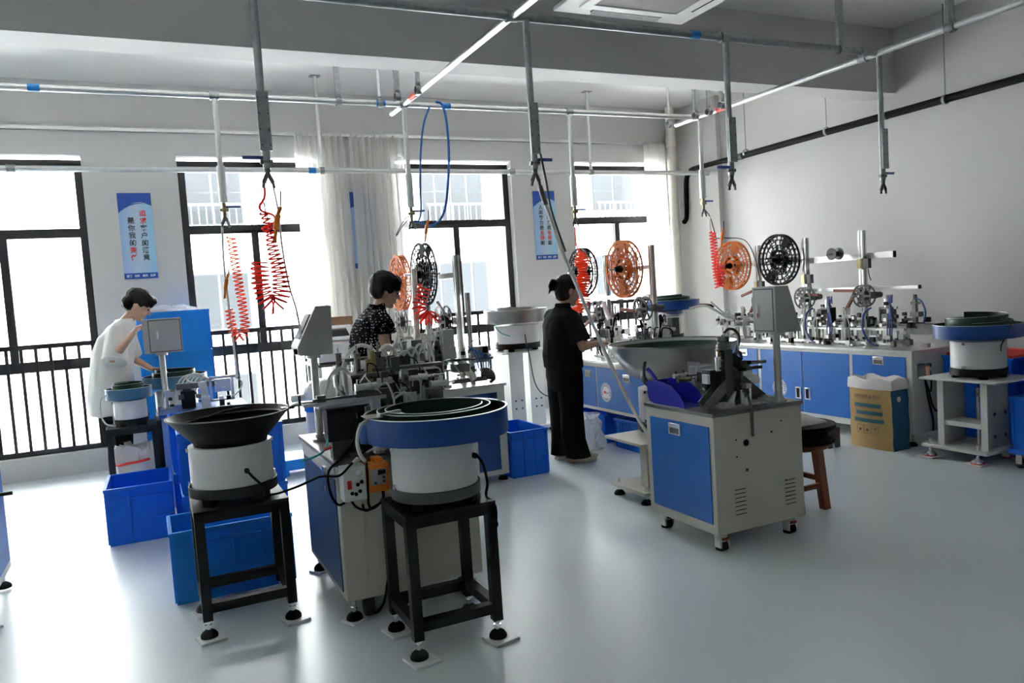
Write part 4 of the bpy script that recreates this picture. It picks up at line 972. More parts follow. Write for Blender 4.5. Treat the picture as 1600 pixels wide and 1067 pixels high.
hose(B, [(2.89, 3.30, .98), (2.88, 3.29, 1.02), (2.91, 3.28, 1.03), (2.93, 3.29, .99)], .009, 'machine_grey')
t = thing('clear_bag_scrap', 'crumpled clear film lying on the wheeled machine beside the steel pole', 'bag', (3.04, 3.24, .745))
mb = MB().ball((3.02, 3.22, .758), (.05, .04, .018), 12, 8); rg = random.Random(8)
for v in mb.v: v += Vector((rg.uniform(-.012, .012), rg.uniform(-.012, .012), rg.uniform(-.002, .014)))
put('film', mb, 'film_bag', t)

# dustpan on the corner of B
t = thing('dustpan', 'blue plastic dustpan resting on the wheeled machine top', 'dustpan', (2.62, 3.52, .745))
pr_ = [(3.375, .7465), (3.66, .7465), (3.70, .757), (3.716, .79), (3.722, .87)]
put('pan', MB().prism(pr_ + [(3.717, .87), (3.711, .792), (3.697, .761), (3.66, .751), (3.375, .749)], 'X', 2.60, 2.74), 'pan_blue', t)
for xx in (2.597, 2.737): put('side_wall', MB().prism([(3.375, .7465), (3.66, .7465), (3.70, .757), (3.716, .79), (3.722, .87), (3.68, .878), (3.58, .876), (3.50, .862), (3.43, .82), (3.39, .775)], 'X', xx, xx+.005), 'pan_blue', t)
put('handle', MB().tube([(2.665, 3.718, .86), (2.665, 3.74, .885), (2.66, 3.77, .915), (2.655, 3.79, .93)], .013, 10, smooth=3), 'pan_blue', t)

# ------------------------------------------------------------------ steel hopper on its own stand
t = thing('hopper_stand', 'beige narrow stand carrying the big steel hopper', 'stand', (3.2, 4.30, 0))
put('base_plate', MB().box(2.80, 3.55, 4.10, 4.50, .062, .085), 'beige', t, bevel=.003)
put('column', MB().box(2.90, 2.97, 4.20, 4.28, .085, .39), 'beige', t, bevel=.003); put('column', MB().box(3.40, 3.47, 4.20, 4.28, .085, .39), 'beige', t, bevel=.003)
put('top_plate', MB().box(2.78, 3.58, 4.08, 4.52, .39, .41), 'beige', t, bevel=.003)
put('adjuster_screw', MB().cyl((2.93, 4.185, .10), (2.93, 4.185, .36), .009, n=8), 'alu', t)
for x, y in ((2.84, 4.14), (3.51, 4.14), (2.84, 4.46), (3.51, 4.46)): foot(t, x, y, .062, z0=0); put('foot_bolt', MB().cyl((x, y, .085), (x, y, .115), .008, n=8), 'alu', t)
t = thing('bowl_feeder', 'large round steel hopper with dark green lining behind the wheeled machine', 'feeder', (3.2, 4.30, .41), group='vibratory bowl feeders')
feeder_base(t, (3.2, 4.30), .41, .44, .50, .24, .225, .72, drum='cab_grey')
put('bowl', MB().lathe((3.23, 4.30, 0), [(0, .80), (.27, .80), (.32, .825), (.435, 1.0), (.438, 1.022), (.432, 1.022), (.424, 1.0), (.31, .84), (0, .82)], 72), 'steel_bowl', t)
put('bowl_neck', MB().lathe((3.22, 4.30, 0), [(.18, .72), (.20, .80)], 48), 'steel_bowl', t)
put('bowl_lining', MB().lathe((3.23, 4.30, 0), [(0, .845), (.31, .85), (.421, 1.0)], 72), 'bowl_green', t)
g = MB(); shelf_track(g, (3.23, 4.30), .42, .33, .998, .88, .05, 2.0, 2.0+9, 100); put('spiral_track', g, 'bowl_green', t)
put('rim_edge', MB().lathe((3.23, 4.30, 0), [(.431, 1.018), (.441, 1.018), (.441, 1.026), (.431, 1.026), (.431, 1.018)], 72), 'alu_dark', t)
hose(t, [(2.86, 4.10, .93), (2.80, 4.04, .86), (2.82, 4.0, .80), (2.92, 3.94, .77), (3.0, 3.93, .76), (3.05, 3.95, .80)], .012, 'machine_grey', 'flat_cable')
hose(t, [(2.85, 4.12, .88), (2.795, 4.05, .83), (2.83, 4.0, .78), (2.95, 3.95, .755)], .008, 'machine_grey', 'flat_cable')
put('outlet', MB().box(3.05, 3.15, 3.80, 3.92, .90, .912).box(3.05, 3.056, 3.80, 3.92, .912, .93), 'steel', t)

# ------------------------------------------------------------------ middle bench machine (D)
D = thing('assembly_machine', 'bench machine with blue doors and round sticker facing the woman in black', 'machine', (3.95, 5.9, 0), group='assembly machines')
put('cabinet', MB().box(3.60, 4.25, 5.10, 6.75, .32, .75), 'beige_light', D, bevel=.004)
put('top_plate', MB().box(3.58, 4.27, 5.08, 6.77, .75, .772), 'alu', D, bevel=.002)
for y0, y1, hy in ((5.13, 5.92, 5.44), (5.94, 6.72, 6.06)): door(D, 'X', (y0, y1, .35, .715), 3.60, 'blue_door', handle=(hy, .645))
sticker(D, 'X', 3.594, 5.772, .497, .085)
for x in (3.63, 4.22):
    for y in (5.13, 6.72): put('leg', MB().box(x-.02, x+.02, y-.02, y+.02, .06, .32), 'beige_light', D); foot(D, x, y, .06, z0=0)
for y in (6.30, 5.56): post(D, 4.0, y, .772, 1.76 if y < 6 else 1.72, .045)
put('cross_bar', MB().box(3.97, 4.03, 5.585, 6.275, 1.30, 1.335), 'alu', D)
for y in (6.45, 5.77): put('reel_arm', MB().box(3.985, 4.02, min(y, 6.30 if y > 6 else 5.56), max(y, 6.30 if y > 6 else 5.56), 1.555, 1.59), 'alu', D)
put('tension_arm', MB().cbox((3.93, 5.85, 1.20), (.02, .26, .03), rx=.05), 'leather_red', D)
put('tension_arm', MB().cbox((3.87, 6.42, 1.12), (.02, .26, .03), rx=R(-30)), 'wood', D)
put('guide_chute', MB().tube([(3.84, 6.12, 1.28), (3.83, 6.07, 1.20), (3.82, 6.0, 1.12)], .022, 8, smooth=4), 'alu', D)
put('strip_guide', MB().tube([(3.85, 5.95, 1.25), (3.84, 5.92, 1.05), (3.83, 5.85, .96), (3.82, 5.75, .93)], .010, 6, smooth=5), 'alu', D)
track(D, 3.82, 5.15, 6.65, .93)
for k, y in enumerate((5.25, 5.50, 5.95, 6.18)): station(D, 3.84, y, .772, 40+k, .10 if k % 2 else .14, 'black_rubber')
blk(D, 'side_plate', (3.82, 6.02, 1.03), (.03, .09, .19), 'alu_dark'); fit(D, 3.82, 5.9, .95, 45, 16, .08, .35, .12)
blk(D, 'motor_box', (4.0, 5.30, 1.06), (.07, .07, .14), 'machine_grey'); blk(D, 'sensor_box', (3.86, 5.32, 1.0), (.03, .05, .12), 'hose_navy')
for k in range(5): hose(D, [(3.80, 5.2+k*.05, .98), (3.78, 5.15+k*.05, 1.06), (3.83, 5.10+k*.06, 1.04), (3.86, 5.15+k*.05, .95)], .006, 'hose_clear' if k % 2 else 'black_rubber')

# ------------------------------------------------------------------ machine of the woman in the dotted blouse (S)
S = thing('assembly_machine', 'assembly machine with blue end panel in front of the dotted blouse woman', 'machine', (2.08, 6.1, 0), group='assembly machines')
put('cabinet', MB().box(1.76, 2.40, 5.30, 6.95, .06, .735), 'beige_light', S, bevel=.004)
put('top_plate', MB().box(1.745, 2.415, 5.285, 6.965, .735, .755), 'alu', S, bevel=.002)
door(S, 'Y', (1.82, 2.335, .10, .69), 5.30, 'blue_dark')
for x in (1.80, 2.36): foot(S, x, 5.34, .06)
pad(2.365, 5.33, 'white tile under the corner foot of the middle machine by the blue crate', .045, .1)
for y, h in ((5.51, 1.74), (6.25, 1.62)): post(S, 2.16, y, .755, h, .045)
post(S, 2.20, 5.42, .755, 1.45, .03)
put('guide_pole', MB().tube([(1.86, 5.62, 1.66), (1.85, 5.62, 1.30), (1.845, 5.62, .90)], .022, 12), 'pvc_cream', S)
put('strip_guide', MB().tube([(1.93, 5.70, 1.42), (1.87, 5.72, 1.18), (1.83, 5.75, 1.02)], .010, 6), 'pvc_cream', S)
put('strip_guide', MB().tube([(2.02, 5.60, 1.40), (2.06, 5.58, 1.32), (2.12, 5.55, 1.22)], .010, 6), 'pvc_cream', S)
for y in (6.60, 5.90): put('reel_arm', MB().box(2.14, 2.18, min(y, 6.25 if y > 6 else 5.51)-.01, max(y, 6.25 if y > 6 else 5.51), 1.57, 1.61), 'alu', S)
track(S, 1.95, 5.33, 6.9, .93)
for k, y in enumerate((5.45, 5.72, 6.0, 6.4)): station(S, 1.95, y, .755, 60+k, .15 if k % 2 else .20, 'hose_clear')
blk(S, 'valve_bank', (2.26, 5.42, .98), (.13, .10, .12), 'cab_grey'); blk(S, 'motor_box', (1.99, 5.36, 1.12), (.09, .08, .14), 'cab_grey'); blk(S, 'motor_box', (1.99, 5.35, 1.02), (.10, .07, .09), 'cab_grey')
blk(S, 'tool_block', (1.86, 5.36, .88), (.13, .10, .25), 'machine_grey'); blk(S, 'tool_block', (2.07, 5.34, .90), (.12, .09, .06), 'alu_dark')
put('discharge_chute', MB().tube([(2.08, 5.36, .96), (2.13, 5.34, .87), (2.17, 5.33, .80)], .028, 8), 'pvc_cream', S)
put('shaft', MB().cyl((1.95, 5.34, .96), (2.34, 5.34, .95), .010, n=10).cyl((2.0, 5.34, .80), (2.28, 5.34, .80), .018, n=10), 'alu_dark', S)
fit(S, 2.08, 5.38, .80, 66, 22, .22, .06, .22); fit(S, 1.9, 5.6, .9, 67, 16, .12, .25, .2)
for k in range(5): hose(S, [(2.12+k*.03, 5.38, 1.02), (2.15+k*.03, 5.34, 1.05-.02*k), (2.20+k*.025, 5.33, .96), (2.22+k*.02, 5.34, .88)], .004, 'hose_blue')
for k in range(4): hose(S, [(2.24, 5.33+.01*k, .87-.02*k), (2.30, 5.32, .86-.02*k), (2.34, 5.33, .80), (2.30, 5.33, .765)], .012, 'machine_grey')
hose(S, [(2.15, 5.36, 1.02), (2.2, 5.36, 1.09), (2.28, 5.37, 1.09), (2.32, 5.40, 1.02), (2.30, 5.4, .95)], .005, 'hose_clear')
for k in range(6):
    a = k*.035; hose(S, [(1.83+a, 5.5, .90), (1.82+a, 5.48, 1.05), (1.84+a, 5.48, 1.14+.01*k), (1.87+a, 5.48, 1.10), (1.875+a, 5.49, .98)], .007, 'hose_clear')
# ------------------------------------------------------------------ long machine along the right wall (C)
W = thing('assembly_machine', 'long machine with bright blue doors standing along the right wall', 'machine', (5.72, 5.6, 0), group='assembly machines')
put('cabinet', MB().box(5.40, 6.05, 4.135, 6.95, .10, .745), 'beige_light', W, bevel=.004)
put('top_plate', MB().box(5.385, 6.065, 4.12, 6.965, .745, .768), 'alu', W, bevel=.002)
for y0, y1, hd in ((4.19, 4.70, (4.44, .675, 0)), (4.735, 5.255, (5.205, .33, 1)), (5.265, 5.79, (5.315, .33, 1)), (5.83, 6.38, (6.02, .675, 0)), (6.41, 6.91, (6.6, .675, 0))):
    door(W, 'X', (y0, y1, .155, .715), 5.40, 'blue_door', handle=hd[:2], vertical=bool(hd[2]))
sticker(W, 'X', 5.394, 5.55, .355, .088)
for x in (5.44, 6.0):
    for y in (4.18, 5.5, 6.9): foot(W, x, y, .10, z0=0)
c = put('drive_controller', MB().box(5.455, 5.51, 4.06, 4.132, .55, .66), 'dark_grey', W, bevel=.003)
put('face_plate', MB().box(5.462, 5.503, 4.056, 4.0598, .565, .645), 'orange_bright', c); put('label_plate', MB().box(5.468, 5.497, 4.053, 4.0558, .58, .63), 'label_cream', c)
for x, z in ((5.55, .63), (5.56, .60), (5.58, .64), (5.545, .58), (5.53, .55)): put('plug', MB().cyl((x, 4.134, z), (x, 4.11, z), .016, n=12), 'black_plastic', W)
for k, p in enumerate(([(5.48, 4.09, .55), (5.50, 4.07, .45), (5.52, 4.06, .34), (5.58, 4.07, .28), (5.64, 4.08, .27)], [(5.50, 4.10, .55), (5.50, 4.08, .40), (5.54, 4.07, .22), (5.58, 4.10, .12)], [(5.55, 4.10, .62), (5.52, 4.06, .54), (5.51, 4.06, .44)])): hose(W, p, .007, 'black_rubber', 'cable')
for y, z1 in ((6.22, 1.745), (5.575, 1.765), (4.918, 1.775)): post(W, 5.82, y, .768, z1, .05)
def bar(y0, y1, z, h=.04):
    o = put('cross_bar', MB().box(5.85, 5.88, y0, y1, z-h/2, z+h/2), 'alu', W, bevel=.001); put('end_cap', MB().box(5.848, 5.882, y0-.008, y0, z-h/2-.001, z+h/2+.001), 'black_plastic', o)
bar(4.63, 5.56, 1.545, .055); bar(5.60, 6.25, 1.55, .04); bar(4.40, 5.56, 1.255, .03)
for y, z in ((6.525, 1.555), (5.845, 1.575)): put('reel_arm', MB().box(5.80, 5.845, min(y, 6.22 if y > 6.3 else 5.575), max(y, 6.22 if y > 6.3 else 5.575)+.02, z-.02, z+.02), 'alu', W)
for y, z in ((6.20, 1.33), (5.555, 1.37), (4.90, 1.48)):
    o = blk(W, 'switch_box', (5.775, y, z), (.04, .05, .10), 'label_cream'); put('switch_face', MB().box(5.748, 5.7545, y-.018, y+.018, z-.04, z+.04), 'brass', o)
    blk(W, 'relay_box', (5.77, y-.075, z+.0), (.04, .045, .085), 'dark_grey')
    hose(W, [(5.77, y-.08, z-.045), (5.77, y-.085, z-.10), (5.775, y-.10, z-.15)], .004, 'black_rubber', 'cable')
for c, L, a in (((5.745, 5.03, 1.245), .30, R(2)), ((5.745, 5.02, 1.115), .26, R(-57)), ((5.745, 5.50, 1.22), .26, R(2)), ((5.745, 6.25, 1.10), .22, R(-57)), ((5.745, 6.30, 1.255), .22, R(-16))):
    put('tension_arm', MB().cbox(c, (.018, L, .026), rx=a), 'leather_red', W)
track(W, 5.70, 4.25, 6.75, .945)
put('long_plate', MB().box(5.60, 5.80, 4.35, 6.7, .905, .925), 'alu', W)
for y in (4.45, 4.75, 5.05, 5.4, 5.75, 6.1, 6.4): put('plate_leg', MB().box(5.62, 5.65, y-.015, y+.015, .768, .905), 'alu', W); put('plate_leg', MB().box(5.75, 5.78, y-.015, y+.015, .768, .905), 'alu', W)
for k, (y, h) in enumerate(((4.55, .16), (4.80, .05), (5.00, .06), (5.18, .16), (5.34, .05), (5.48, .08), (5.66, .10), (5.90, .06), (6.30, .08), (6.55, .05))): station(W, 5.66, y, .785, 80+k, h, 'hose_navy' if k in (0, 3) else 'hose_clear')
for y in (5.3, 4.66): hose(W, [(5.60, y, 1.10), (5.57, y+.05, 1.05), (5.555, y+.06, .92), (5.57, y+.0, .80), (5.60, y-.06, .777)], .008, 'hose_navy')
fit(W, 5.64, 5.4, .94, 91, 80, .09, 1.2, .10); fit(W, 5.60, 5.2, .775, 92, 60, .09, 1.0, .09)
put('tool_tower', MB().box(5.64, 5.67, 4.27, 4.30, .93, 1.16).box(5.60, 5.70, 4.24, 4.33, .93, .97).box(5.62, 5.68, 4.23, 4.31, 1.02, 1.06).cyl((5.655, 4.285, 1.16), (5.655, 4.285, 1.20), .018, n=10).cyl((5.655, 4.24, 1.13), (5.655, 4.32, 1.13), .010, n=8), 'alu_dark', W)
hose(W, [(5.655, 4.27, 1.17), (5.65, 4.22, 1.14), (5.65, 4.19, 1.05), (5.655, 4.22, .95)], .007, 'hose_navy')
put('outfeed', MB().box(5.60, 5.72, 4.08, 4.40, .945, .965).box(5.61, 5.71, 4.10, 4.30, .88, .945), 'alu_dark', W)
for y in (5.75, 5.0, 4.55): hose(W, [(5.66, y, .79), (5.64, y-.08, .82), (5.64, y-.16, .80), (5.66, y-.2, .78)], .009, 'black_rubber', 'cable')
put('infeed_chute', MB().tube([(5.20, 6.60, 1.13), (5.34, 6.52, 1.15), (5.45, 6.46, 1.08), (5.53, 6.40, 1.0), (5.62, 6.33, .97)], .014, 8, smooth=5).tube([(5.40, 6.50, 1.19), (5.50, 6.43, 1.07), (5.60, 6.36, .99)], .010, 8, smooth=4), 'alu', W)

# right feeder on its beige stand
t = thing('feeder_stand', 'beige adjustable stand under the feeder at the right wall', 'stand', (5.42, 3.62, 0))
put('base_plate', MB().box(5.20, 5.62, 3.42, 3.92, .075, .10), 'beige_light', t, bevel=.004)
put('top_plate', MB().box(5.19, 5.66, 3.34, 3.92, .585, .602), 'beige_light', t, bevel=.004)
for y in (3.44, 3.77): put('column', MB().box(5.25, 5.275, y, y+.05, .10, .585).box(5.275, 5.55, y+.04, y+.05, .10, .585), 'beige_light', t, bevel=.002)
put('cross_brace', MB().box(5.26, 5.275, 3.49, 3.77, .25, .285).box(5.275, 5.45, 3.49, 3.77, .283, .285), 'beige_light', t)
put('lift_screw', MB().cyl((5.42, 3.62, .10), (5.42, 3.62, .52), .011, n=10).cyl((5.38, 3.58, .47), (5.46, 3.66, .47), .010, n=8), 'steel', t)
for z in (.20, .36):
    for x in (5.32, 5.44): put('lock_bolt', MB().cyl((x, 3.434, z), (x, 3.4395, z), .014, n=10), 'chrome', t)
for x, y in ((5.225, 3.87), (5.225, 3.50), (5.57, 3.87), (5.57, 3.50)):
    f = put('leveling_foot', MB().lathe((x, y, 0), [(0, .016), (.045, .016), (.042, .028), (.015, .045), (.010, .06), (0, .06)], 20), 'chrome', t)
    put('foot_base', MB().lathe((x, y, 0), [(0, .010), (.047, .010), (.047, .017), (0, .017)], 20), 'tape_red', f); put('stem', MB().cyl((x, y, .05), (x, y, .14), .008, n=8), 'alu', f)
for x, y, s in ((5.225, 3.87, 'back'), (5.225, 3.50, 'front')):
    o = put('floor_pad', MB().cbox((0, 0, .005), (.13, .13, .010)), 'white_plastic', bevel=.002); o.location = (x, y, 0); tag(o, 'white tile under the %s foot of the beige feeder stand' % s, 'pad', 'white tiles under machine feet')
t = thing('bowl_feeder', 'vibratory feeder with blue and green bowl at the right wall', 'feeder', (5.42, 3.61, .602), group='vibratory bowl feeders')
feeder_base(t, (5.42, 3.61), .602, .625, .675, .185, .178, .868)
blue_bowl(t, (5.42, 3.61), .895, .99, .29, .225, rise=.055, a=3.6)
put('sensor_wire', MB().tube([(5.35, 3.40, 1.02), (5.33, 3.33, 1.02), (5.33, 3.315, .98), (5.36, 3.40, .85), (5.40, 3.43, .80)], .004, 6, smooth=4), 'machine_grey', t)

# steel bowl feeder by the window
t = thing('feeder_stand', 'white sheet metal pedestal under the steel feeder bowl by the window', 'stand', (3.4, 7.15, 0))
put('top_plate', MB().box(3.14, 3.70, 6.92, 7.42, .815, .83), 'white_paint', t, bevel=.003)
for x in (3.24, 3.46): put('column', MB().prism([(x, 7.0), (x+.16, 7.0), (x+.16, 7.03), (x+.01, 7.03), (x+.01, 7.30), (x, 7.30)], 'Z', .06, .815), 'white_paint', t)
for z in (.25, .33):
    for x in (3.29, 3.36, 3.52, 3.58): put('lock_bolt', MB().cyl((x, 6.995, z), (x, 6.9995, z), .010, n=8), 'dark_grey', t)
put('base_plate', MB().box(3.16, 3.70, 6.92, 7.42, .03, .06), 'white_paint', t, bevel=.003)
for x, y in ((3.2, 6.96), (3.66, 6.96), (3.2, 7.38), (3.66, 7.38)): foot(t, x, y, .03, r=.03, z0=-.03+.03)
t = thing('bowl_feeder', 'vibratory feeder with shallow steel bowl by the window railing', 'feeder', (3.42, 7.15, .83), group='vibratory bowl feeders')
feeder_base(t, (3.42, 7.15), .83, .855, .91, .235, .228, 1.09)
put('bowl', MB().lathe((3.42, 7.15, 0), [(0, 1.115), (.27, 1.115), (.325, 1.12), (.325, 1.245), (.318, 1.245), (.318, 1.13), (0, 1.13)], 64), 'steel_bowl', t)
g = MB(); band(g, (3.42, 7.15), .27, .20, 1.15, 1.20, .085, 2.4, 2.4+8, .004, 90); put('spiral_wall', g, 'steel_bowl', t)
put('rim_edge', MB().lathe((3.42, 7.15, 0), [(.316, 1.242), (.328, 1.242), (.328, 1.25), (.316, 1.25), (.316, 1.242)], 64), 'steel', t)
hose(t, [(3.40, 6.92, 1.0), (3.40, 6.90, .9), (3.42, 6.89, .78), (3.46, 6.88, .5), (3.56, 6.86, .37), (3.75, 6.85, .34)], .006, 'machine_grey', 'power_cable')
hose(t, [(3.15, 7.0, 1.17), (3.12, 7.0, 1.10), (3.17, 6.99, 1.03), (3.26, 6.97, .99)], .005, 'teal', 'air_tube')

# blue feeder behind the orange reel
t = thing('feeder_stand', 'grey stand of the blue feeder at the back corner', 'stand', (5.15, 6.95, 0))
put('top_plate', MB().box(4.86, 5.34, 6.72, 7.22, .78, .80), 'cab_grey', t, bevel=.003)
for x in (4.90, 5.25):
    for y in (6.76, 7.13): put('leg', MB().box(x, x+.05, y, y+.05, 0, .78), 'cab_grey', t)
t = thing('bowl_feeder', 'vibratory feeder with blue and green bowl at the back corner drainpipe', 'feeder', (5.13, 6.97, .80), group='vibratory bowl feeders')
feeder_base(t, (5.10, 6.97), .80, .82, .86, .235, .225, 1.05)
blue_bowl(t, (5.25, 6.97), 1.125, 1.225, .30, .22, rise=.04, a=1.0)
put('collar', MB().lathe((5.15, 6.97, 0), [(0, 1.05), (.20, 1.05), (.21, 1.075), (.19, 1.115), (0, 1.115)], 40), 'steel', t)
put('outlet_track', MB().tube([(5.50, 6.80, 1.15), (5.56, 6.75, 1.145), (5.62, 6.70, 1.13)], .016, 8), 'black_plastic', t)

# ------------------------------------------------------------------ left work table with its feeders
L = thing('assembly_machine', 'low work table with small mechanisms and grey control box before the man', 'machine', (.35, 6.45, 0), group='assembly machines')
put('table_top', MB().box(.02, .66, 6.20, 6.78, .675, .70), 'blue_dark', L, bevel=.003)
for x in (.04, .60):
    for y in (6.22, 6.72): put('leg', MB().box(x, x+.04, y, y+.04, 0, .675), 'alu', L)
control_pole(L, .085, 6.58, .70, 1.14, .022)
b = put('control_box', MB().box(-.035, .24, 6.52, 6.66, 1.14, 1.405), 'cab_grey', L, bevel=.004)
d = put('box_door', MB().box(.012, .228, 6.5145, 6.5195, 1.155, 1.39), 'cab_grey', b, bevel=.001)
put('door_seam', MB().box(.006, .234, 6.5188, 6.5198, 1.149, 1.396), 'dark_grey', b); put('lock_handle', MB().box(.06, .075, 6.509, 6.5145, 1.25, 1.31), 'alu', d)
blk(L, 'feed_motor', (.24, 6.45, .77), (.10, .09, .13), 'black_plastic', bevel=.004); blk(L, 'motor_cap', (.235, 6.44, .845), (.06, .06, .02), 'dark_grey')
blk(L, 'tool_block', (.30, 6.50, .87), (.28, .06, .045), 'alu_dark'); blk(L, 'chute', (.355, 6.38, .80), (.06, .01, .20), 'white_plastic', ry=-.12)
put('frame', MB().box(.40, .58, 6.46, 6.475, .73, .745).box(.56, .58, 6.46, 6.475, .73, .92).box(.40, .42, 6.46, 6.475, .73, .92).box(.40, .62, 6.46, 6.475, .905, .925).box(.44, .56, 6.48, 6.50, .80, .90), 'alu', L)
fit(L, .33, 6.45, .70, 101, 16, .25, .1, .14)
for k in range(6): hose(L, [(.14+k*.03, 6.5, .80), (.20+k*.03, 6.47, .93), (.30+k*.02, 6.46, .96-.01*k), (.37, 6.47, .92), (.36+k*.02, 6.48, .86)], .006, 'hose_white')
for k in range(5):
    a = 2*math.pi*k/5; hose(L, [(.30+.06*math.cos(a+j*.9), 6.45, .93+.035*math.sin(a+j*.9)) for j in range(6)], .005, 'hose_white')
hose(L, [(.60, 6.46, .90), (.64, 6.44, .86), (.62, 6.45, .80), (.55, 6.45, .74)], .005, 'hose_white')

square_stand(-.345, .005, 6.50, 6.85, .60, 'small black stand under the little blue feeder before the man', feet=False, zl=0, t=.04, low=False)
t = thing('bowl_feeder', 'little blue-grey feeder bowl on a white drum before the man', 'feeder', (-.17, 6.66, .60), group='vibratory bowl feeders')
feeder_base(t, (-.17, 6.66), .60, .62, .655, .125, .118, .795)
blue_bowl(t, (-.17, 6.66), .81, .89, .165, .12, outer='bowl_bluegrey', rise=.02, a=1.0)
letter('VIBRATOR', .018, (-.17, 6.66-.1185, .74), (R(90), 0, 0), 'alu_dark', t, name='drum_print') if False else None
hose(t, [(-.30, 6.58, .86), (-.36, 6.55, .83), (-.37, 6.54, .72), (-.34, 6.55, .64), (-.28, 6.56, .615)], .006, 'hose_white', 'air_tube')
t = thing('feeder_stand', 'black stand of the larger blue feeder beside the low work table', 'stand', (.10, 7.05, 0))
put('top_plate', MB().box(-.01, .38, 6.87, 7.25, .56, .58), 'black_paint', t)
for x in (0, .33):
    for y in (6.87, 7.20): put('leg', MB().box(x, x+.04, y, y+.04, 0, .56), 'black_paint', t)
t = thing('bowl_feeder', 'larger blue-grey feeder bowl under the low hand of the man', 'feeder', (.105, 7.05, .58), group='vibratory bowl feeders')
feeder_base(t, (.175, 7.05), .58, .60, .63, .17, .165, .80)
blue_bowl(t, (.175, 7.05), .835, .925, .25, .18, outer='bowl_bluegrey', rise=.03, a=.4)
t = thing('parts_sack', 'pale plastic sack with a red stripe under the small black stand', 'sack', (-.17, 6.68, 0))
mb = MB().lathe((-.17, 6.68, 0), [(0, .0), (.13, .0), (.15, .04), (.152, .15), (.148, .28), (.14, .40), (.125, .43), (0, .39)], 30)
rg = random.Random(4)
for v in mb.v:
    if v.z > .02: v += Vector((rg.uniform(-.016, .016), rg.uniform(-.016, .016), rg.uniform(-.025, .03)))
put('sack_body', mb, 'bag_white', t); put('sack_stripe', MB().tube([(-.31, 6.60, .31), (-.27, 6.545, .315), (-.22, 6.515, .325), (-.14, 6.512, .33), (-.07, 6.545, .335)], .010, 6, smooth=4), 'pink_hose', t)

# grey cabinet cut by the left edge
t = thing('grey_cabinet', 'blue-grey cabinet corner cut off by the left picture edge', 'cabinet', (-1.0, 4.6, 0))
put('cabinet_body', MB().box(-1.43, -.79, 4.34, 5.0, .11, .74), 'beige_light', t, bevel=.004)
put('side_door', MB().box(-.7895, -.784, 4.40, 4.95, .16, .68), 'blue_door', t, bevel=.001)
for x, y in ((-.825, 4.38), (-.825, 4.95), (-1.38, 4.38)): foot(t, x, y, .11)
put('lever', MB().cyl((-.79, 4.38, .63), (-.655, 4.38, .63), .009, n=10), 'black_plastic', t)
pad(-.805, 4.37, 'white tile under the foot of the cabinet at the left edge', .05, .3)

# drum between the machines, and the device on a side table
t = thing('vacuum_barrel', 'white domed barrel with a blue band behind the nearest machine', 'barrel', (1.11, 5.60, 0))
put('barrel', MB().lathe((1.11, 5.60, 0), [(0, .05), (.135, .05), (.14, .08), (.14, .68)], 40), 'white_plastic', t)
put('blue_band', MB().lathe((1.11, 5.60, 0), [(.14, .68), (.148, .68), (.148, .765), (.14, .765)], 40), 'crate_blue', t)
put('dome', MB().lathe((1.11, 5.60, 0), [(.147, .766), (.146, .80), (.135, .85), (.105, .885), (.06, .90), (0, .905)], 40), 'white_plastic', t)
put('side_nozzle', MB().cyl((.97, 5.58, .785), (.875, 5.56, .783), .026, n=18), 'white_plastic', t)
put('wheel', MB().cyl((.99, 5.50, .03), (1.02, 5.50, .03), .03, n=16).cyl((1.20, 5.50, .03), (1.23, 5.50, .03), .03, n=16).cyl((1.10, 5.72, .03), (1.13, 5.72, .03), .03, n=16), 'dark_grey', t)
t = thing('side_table', 'small white side table in front of the curtain', 'table', (1.58, 7.35, 0))
put('table_top', MB().box(1.35, 1.80, 7.05, 7.65, .86, .885), 'dark_grey', t)
for x in (1.37, 1.75):
    for y in (7.07, 7.60): put('leg', MB().box(x, x+.03, y, y+.03, 0, .86), 'white_paint', t)
t = thing('label_scanner', 'white bench device with a slanted lid beside the dotted blouse woman', 'device', (1.58, 7.3, .885))
put('body', MB().prism([(7.08, .90), (7.60, .90), (7.60, 1.20), (7.38, 1.22), (7.08, 1.07)], 'X', 1.38, 1.77), 'white_plastic', t, bevel=.008)
put('lid', MB().cbox((1.575, 7.22, 1.155), (.34, .28, .012), rx=R(26)), 'white_plastic', t, bevel=.003)
put('lid_window', MB().cbox((1.575, 7.215, 1.163), (.24, .16, .004), rx=R(26)), 'clear_film', t)
put('base_trim', MB().box(1.385, 1.765, 7.085, 7.60, .886, .90), 'dark_grey', t)
t = thing('carton', 'brown cardboard carton on the white bench device', 'box', (1.6, 7.5, 1.2))
put('carton_body', MB().box(1.46, 1.80, 7.42, 7.62, 1.222, 1.30), 'cardboard', t); put('tape_strip', MB().box(1.455, 1.805, 7.50, 7.54, 1.3005, 1.302), 'label_cream', t)
t = thing('pallet_box', 'light blue plastic pallet box on the floor behind the nearest machine', 'box', (1.05, 6.85, 0))
put('tray', MB().box(.90, 1.30, 6.65, 7.05, .05, .14).box(.92, .98, 6.66, 7.04, 0, .05).box(1.22, 1.28, 6.66, 7.04, 0, .05), 'crate_bright', t, bevel=.006)

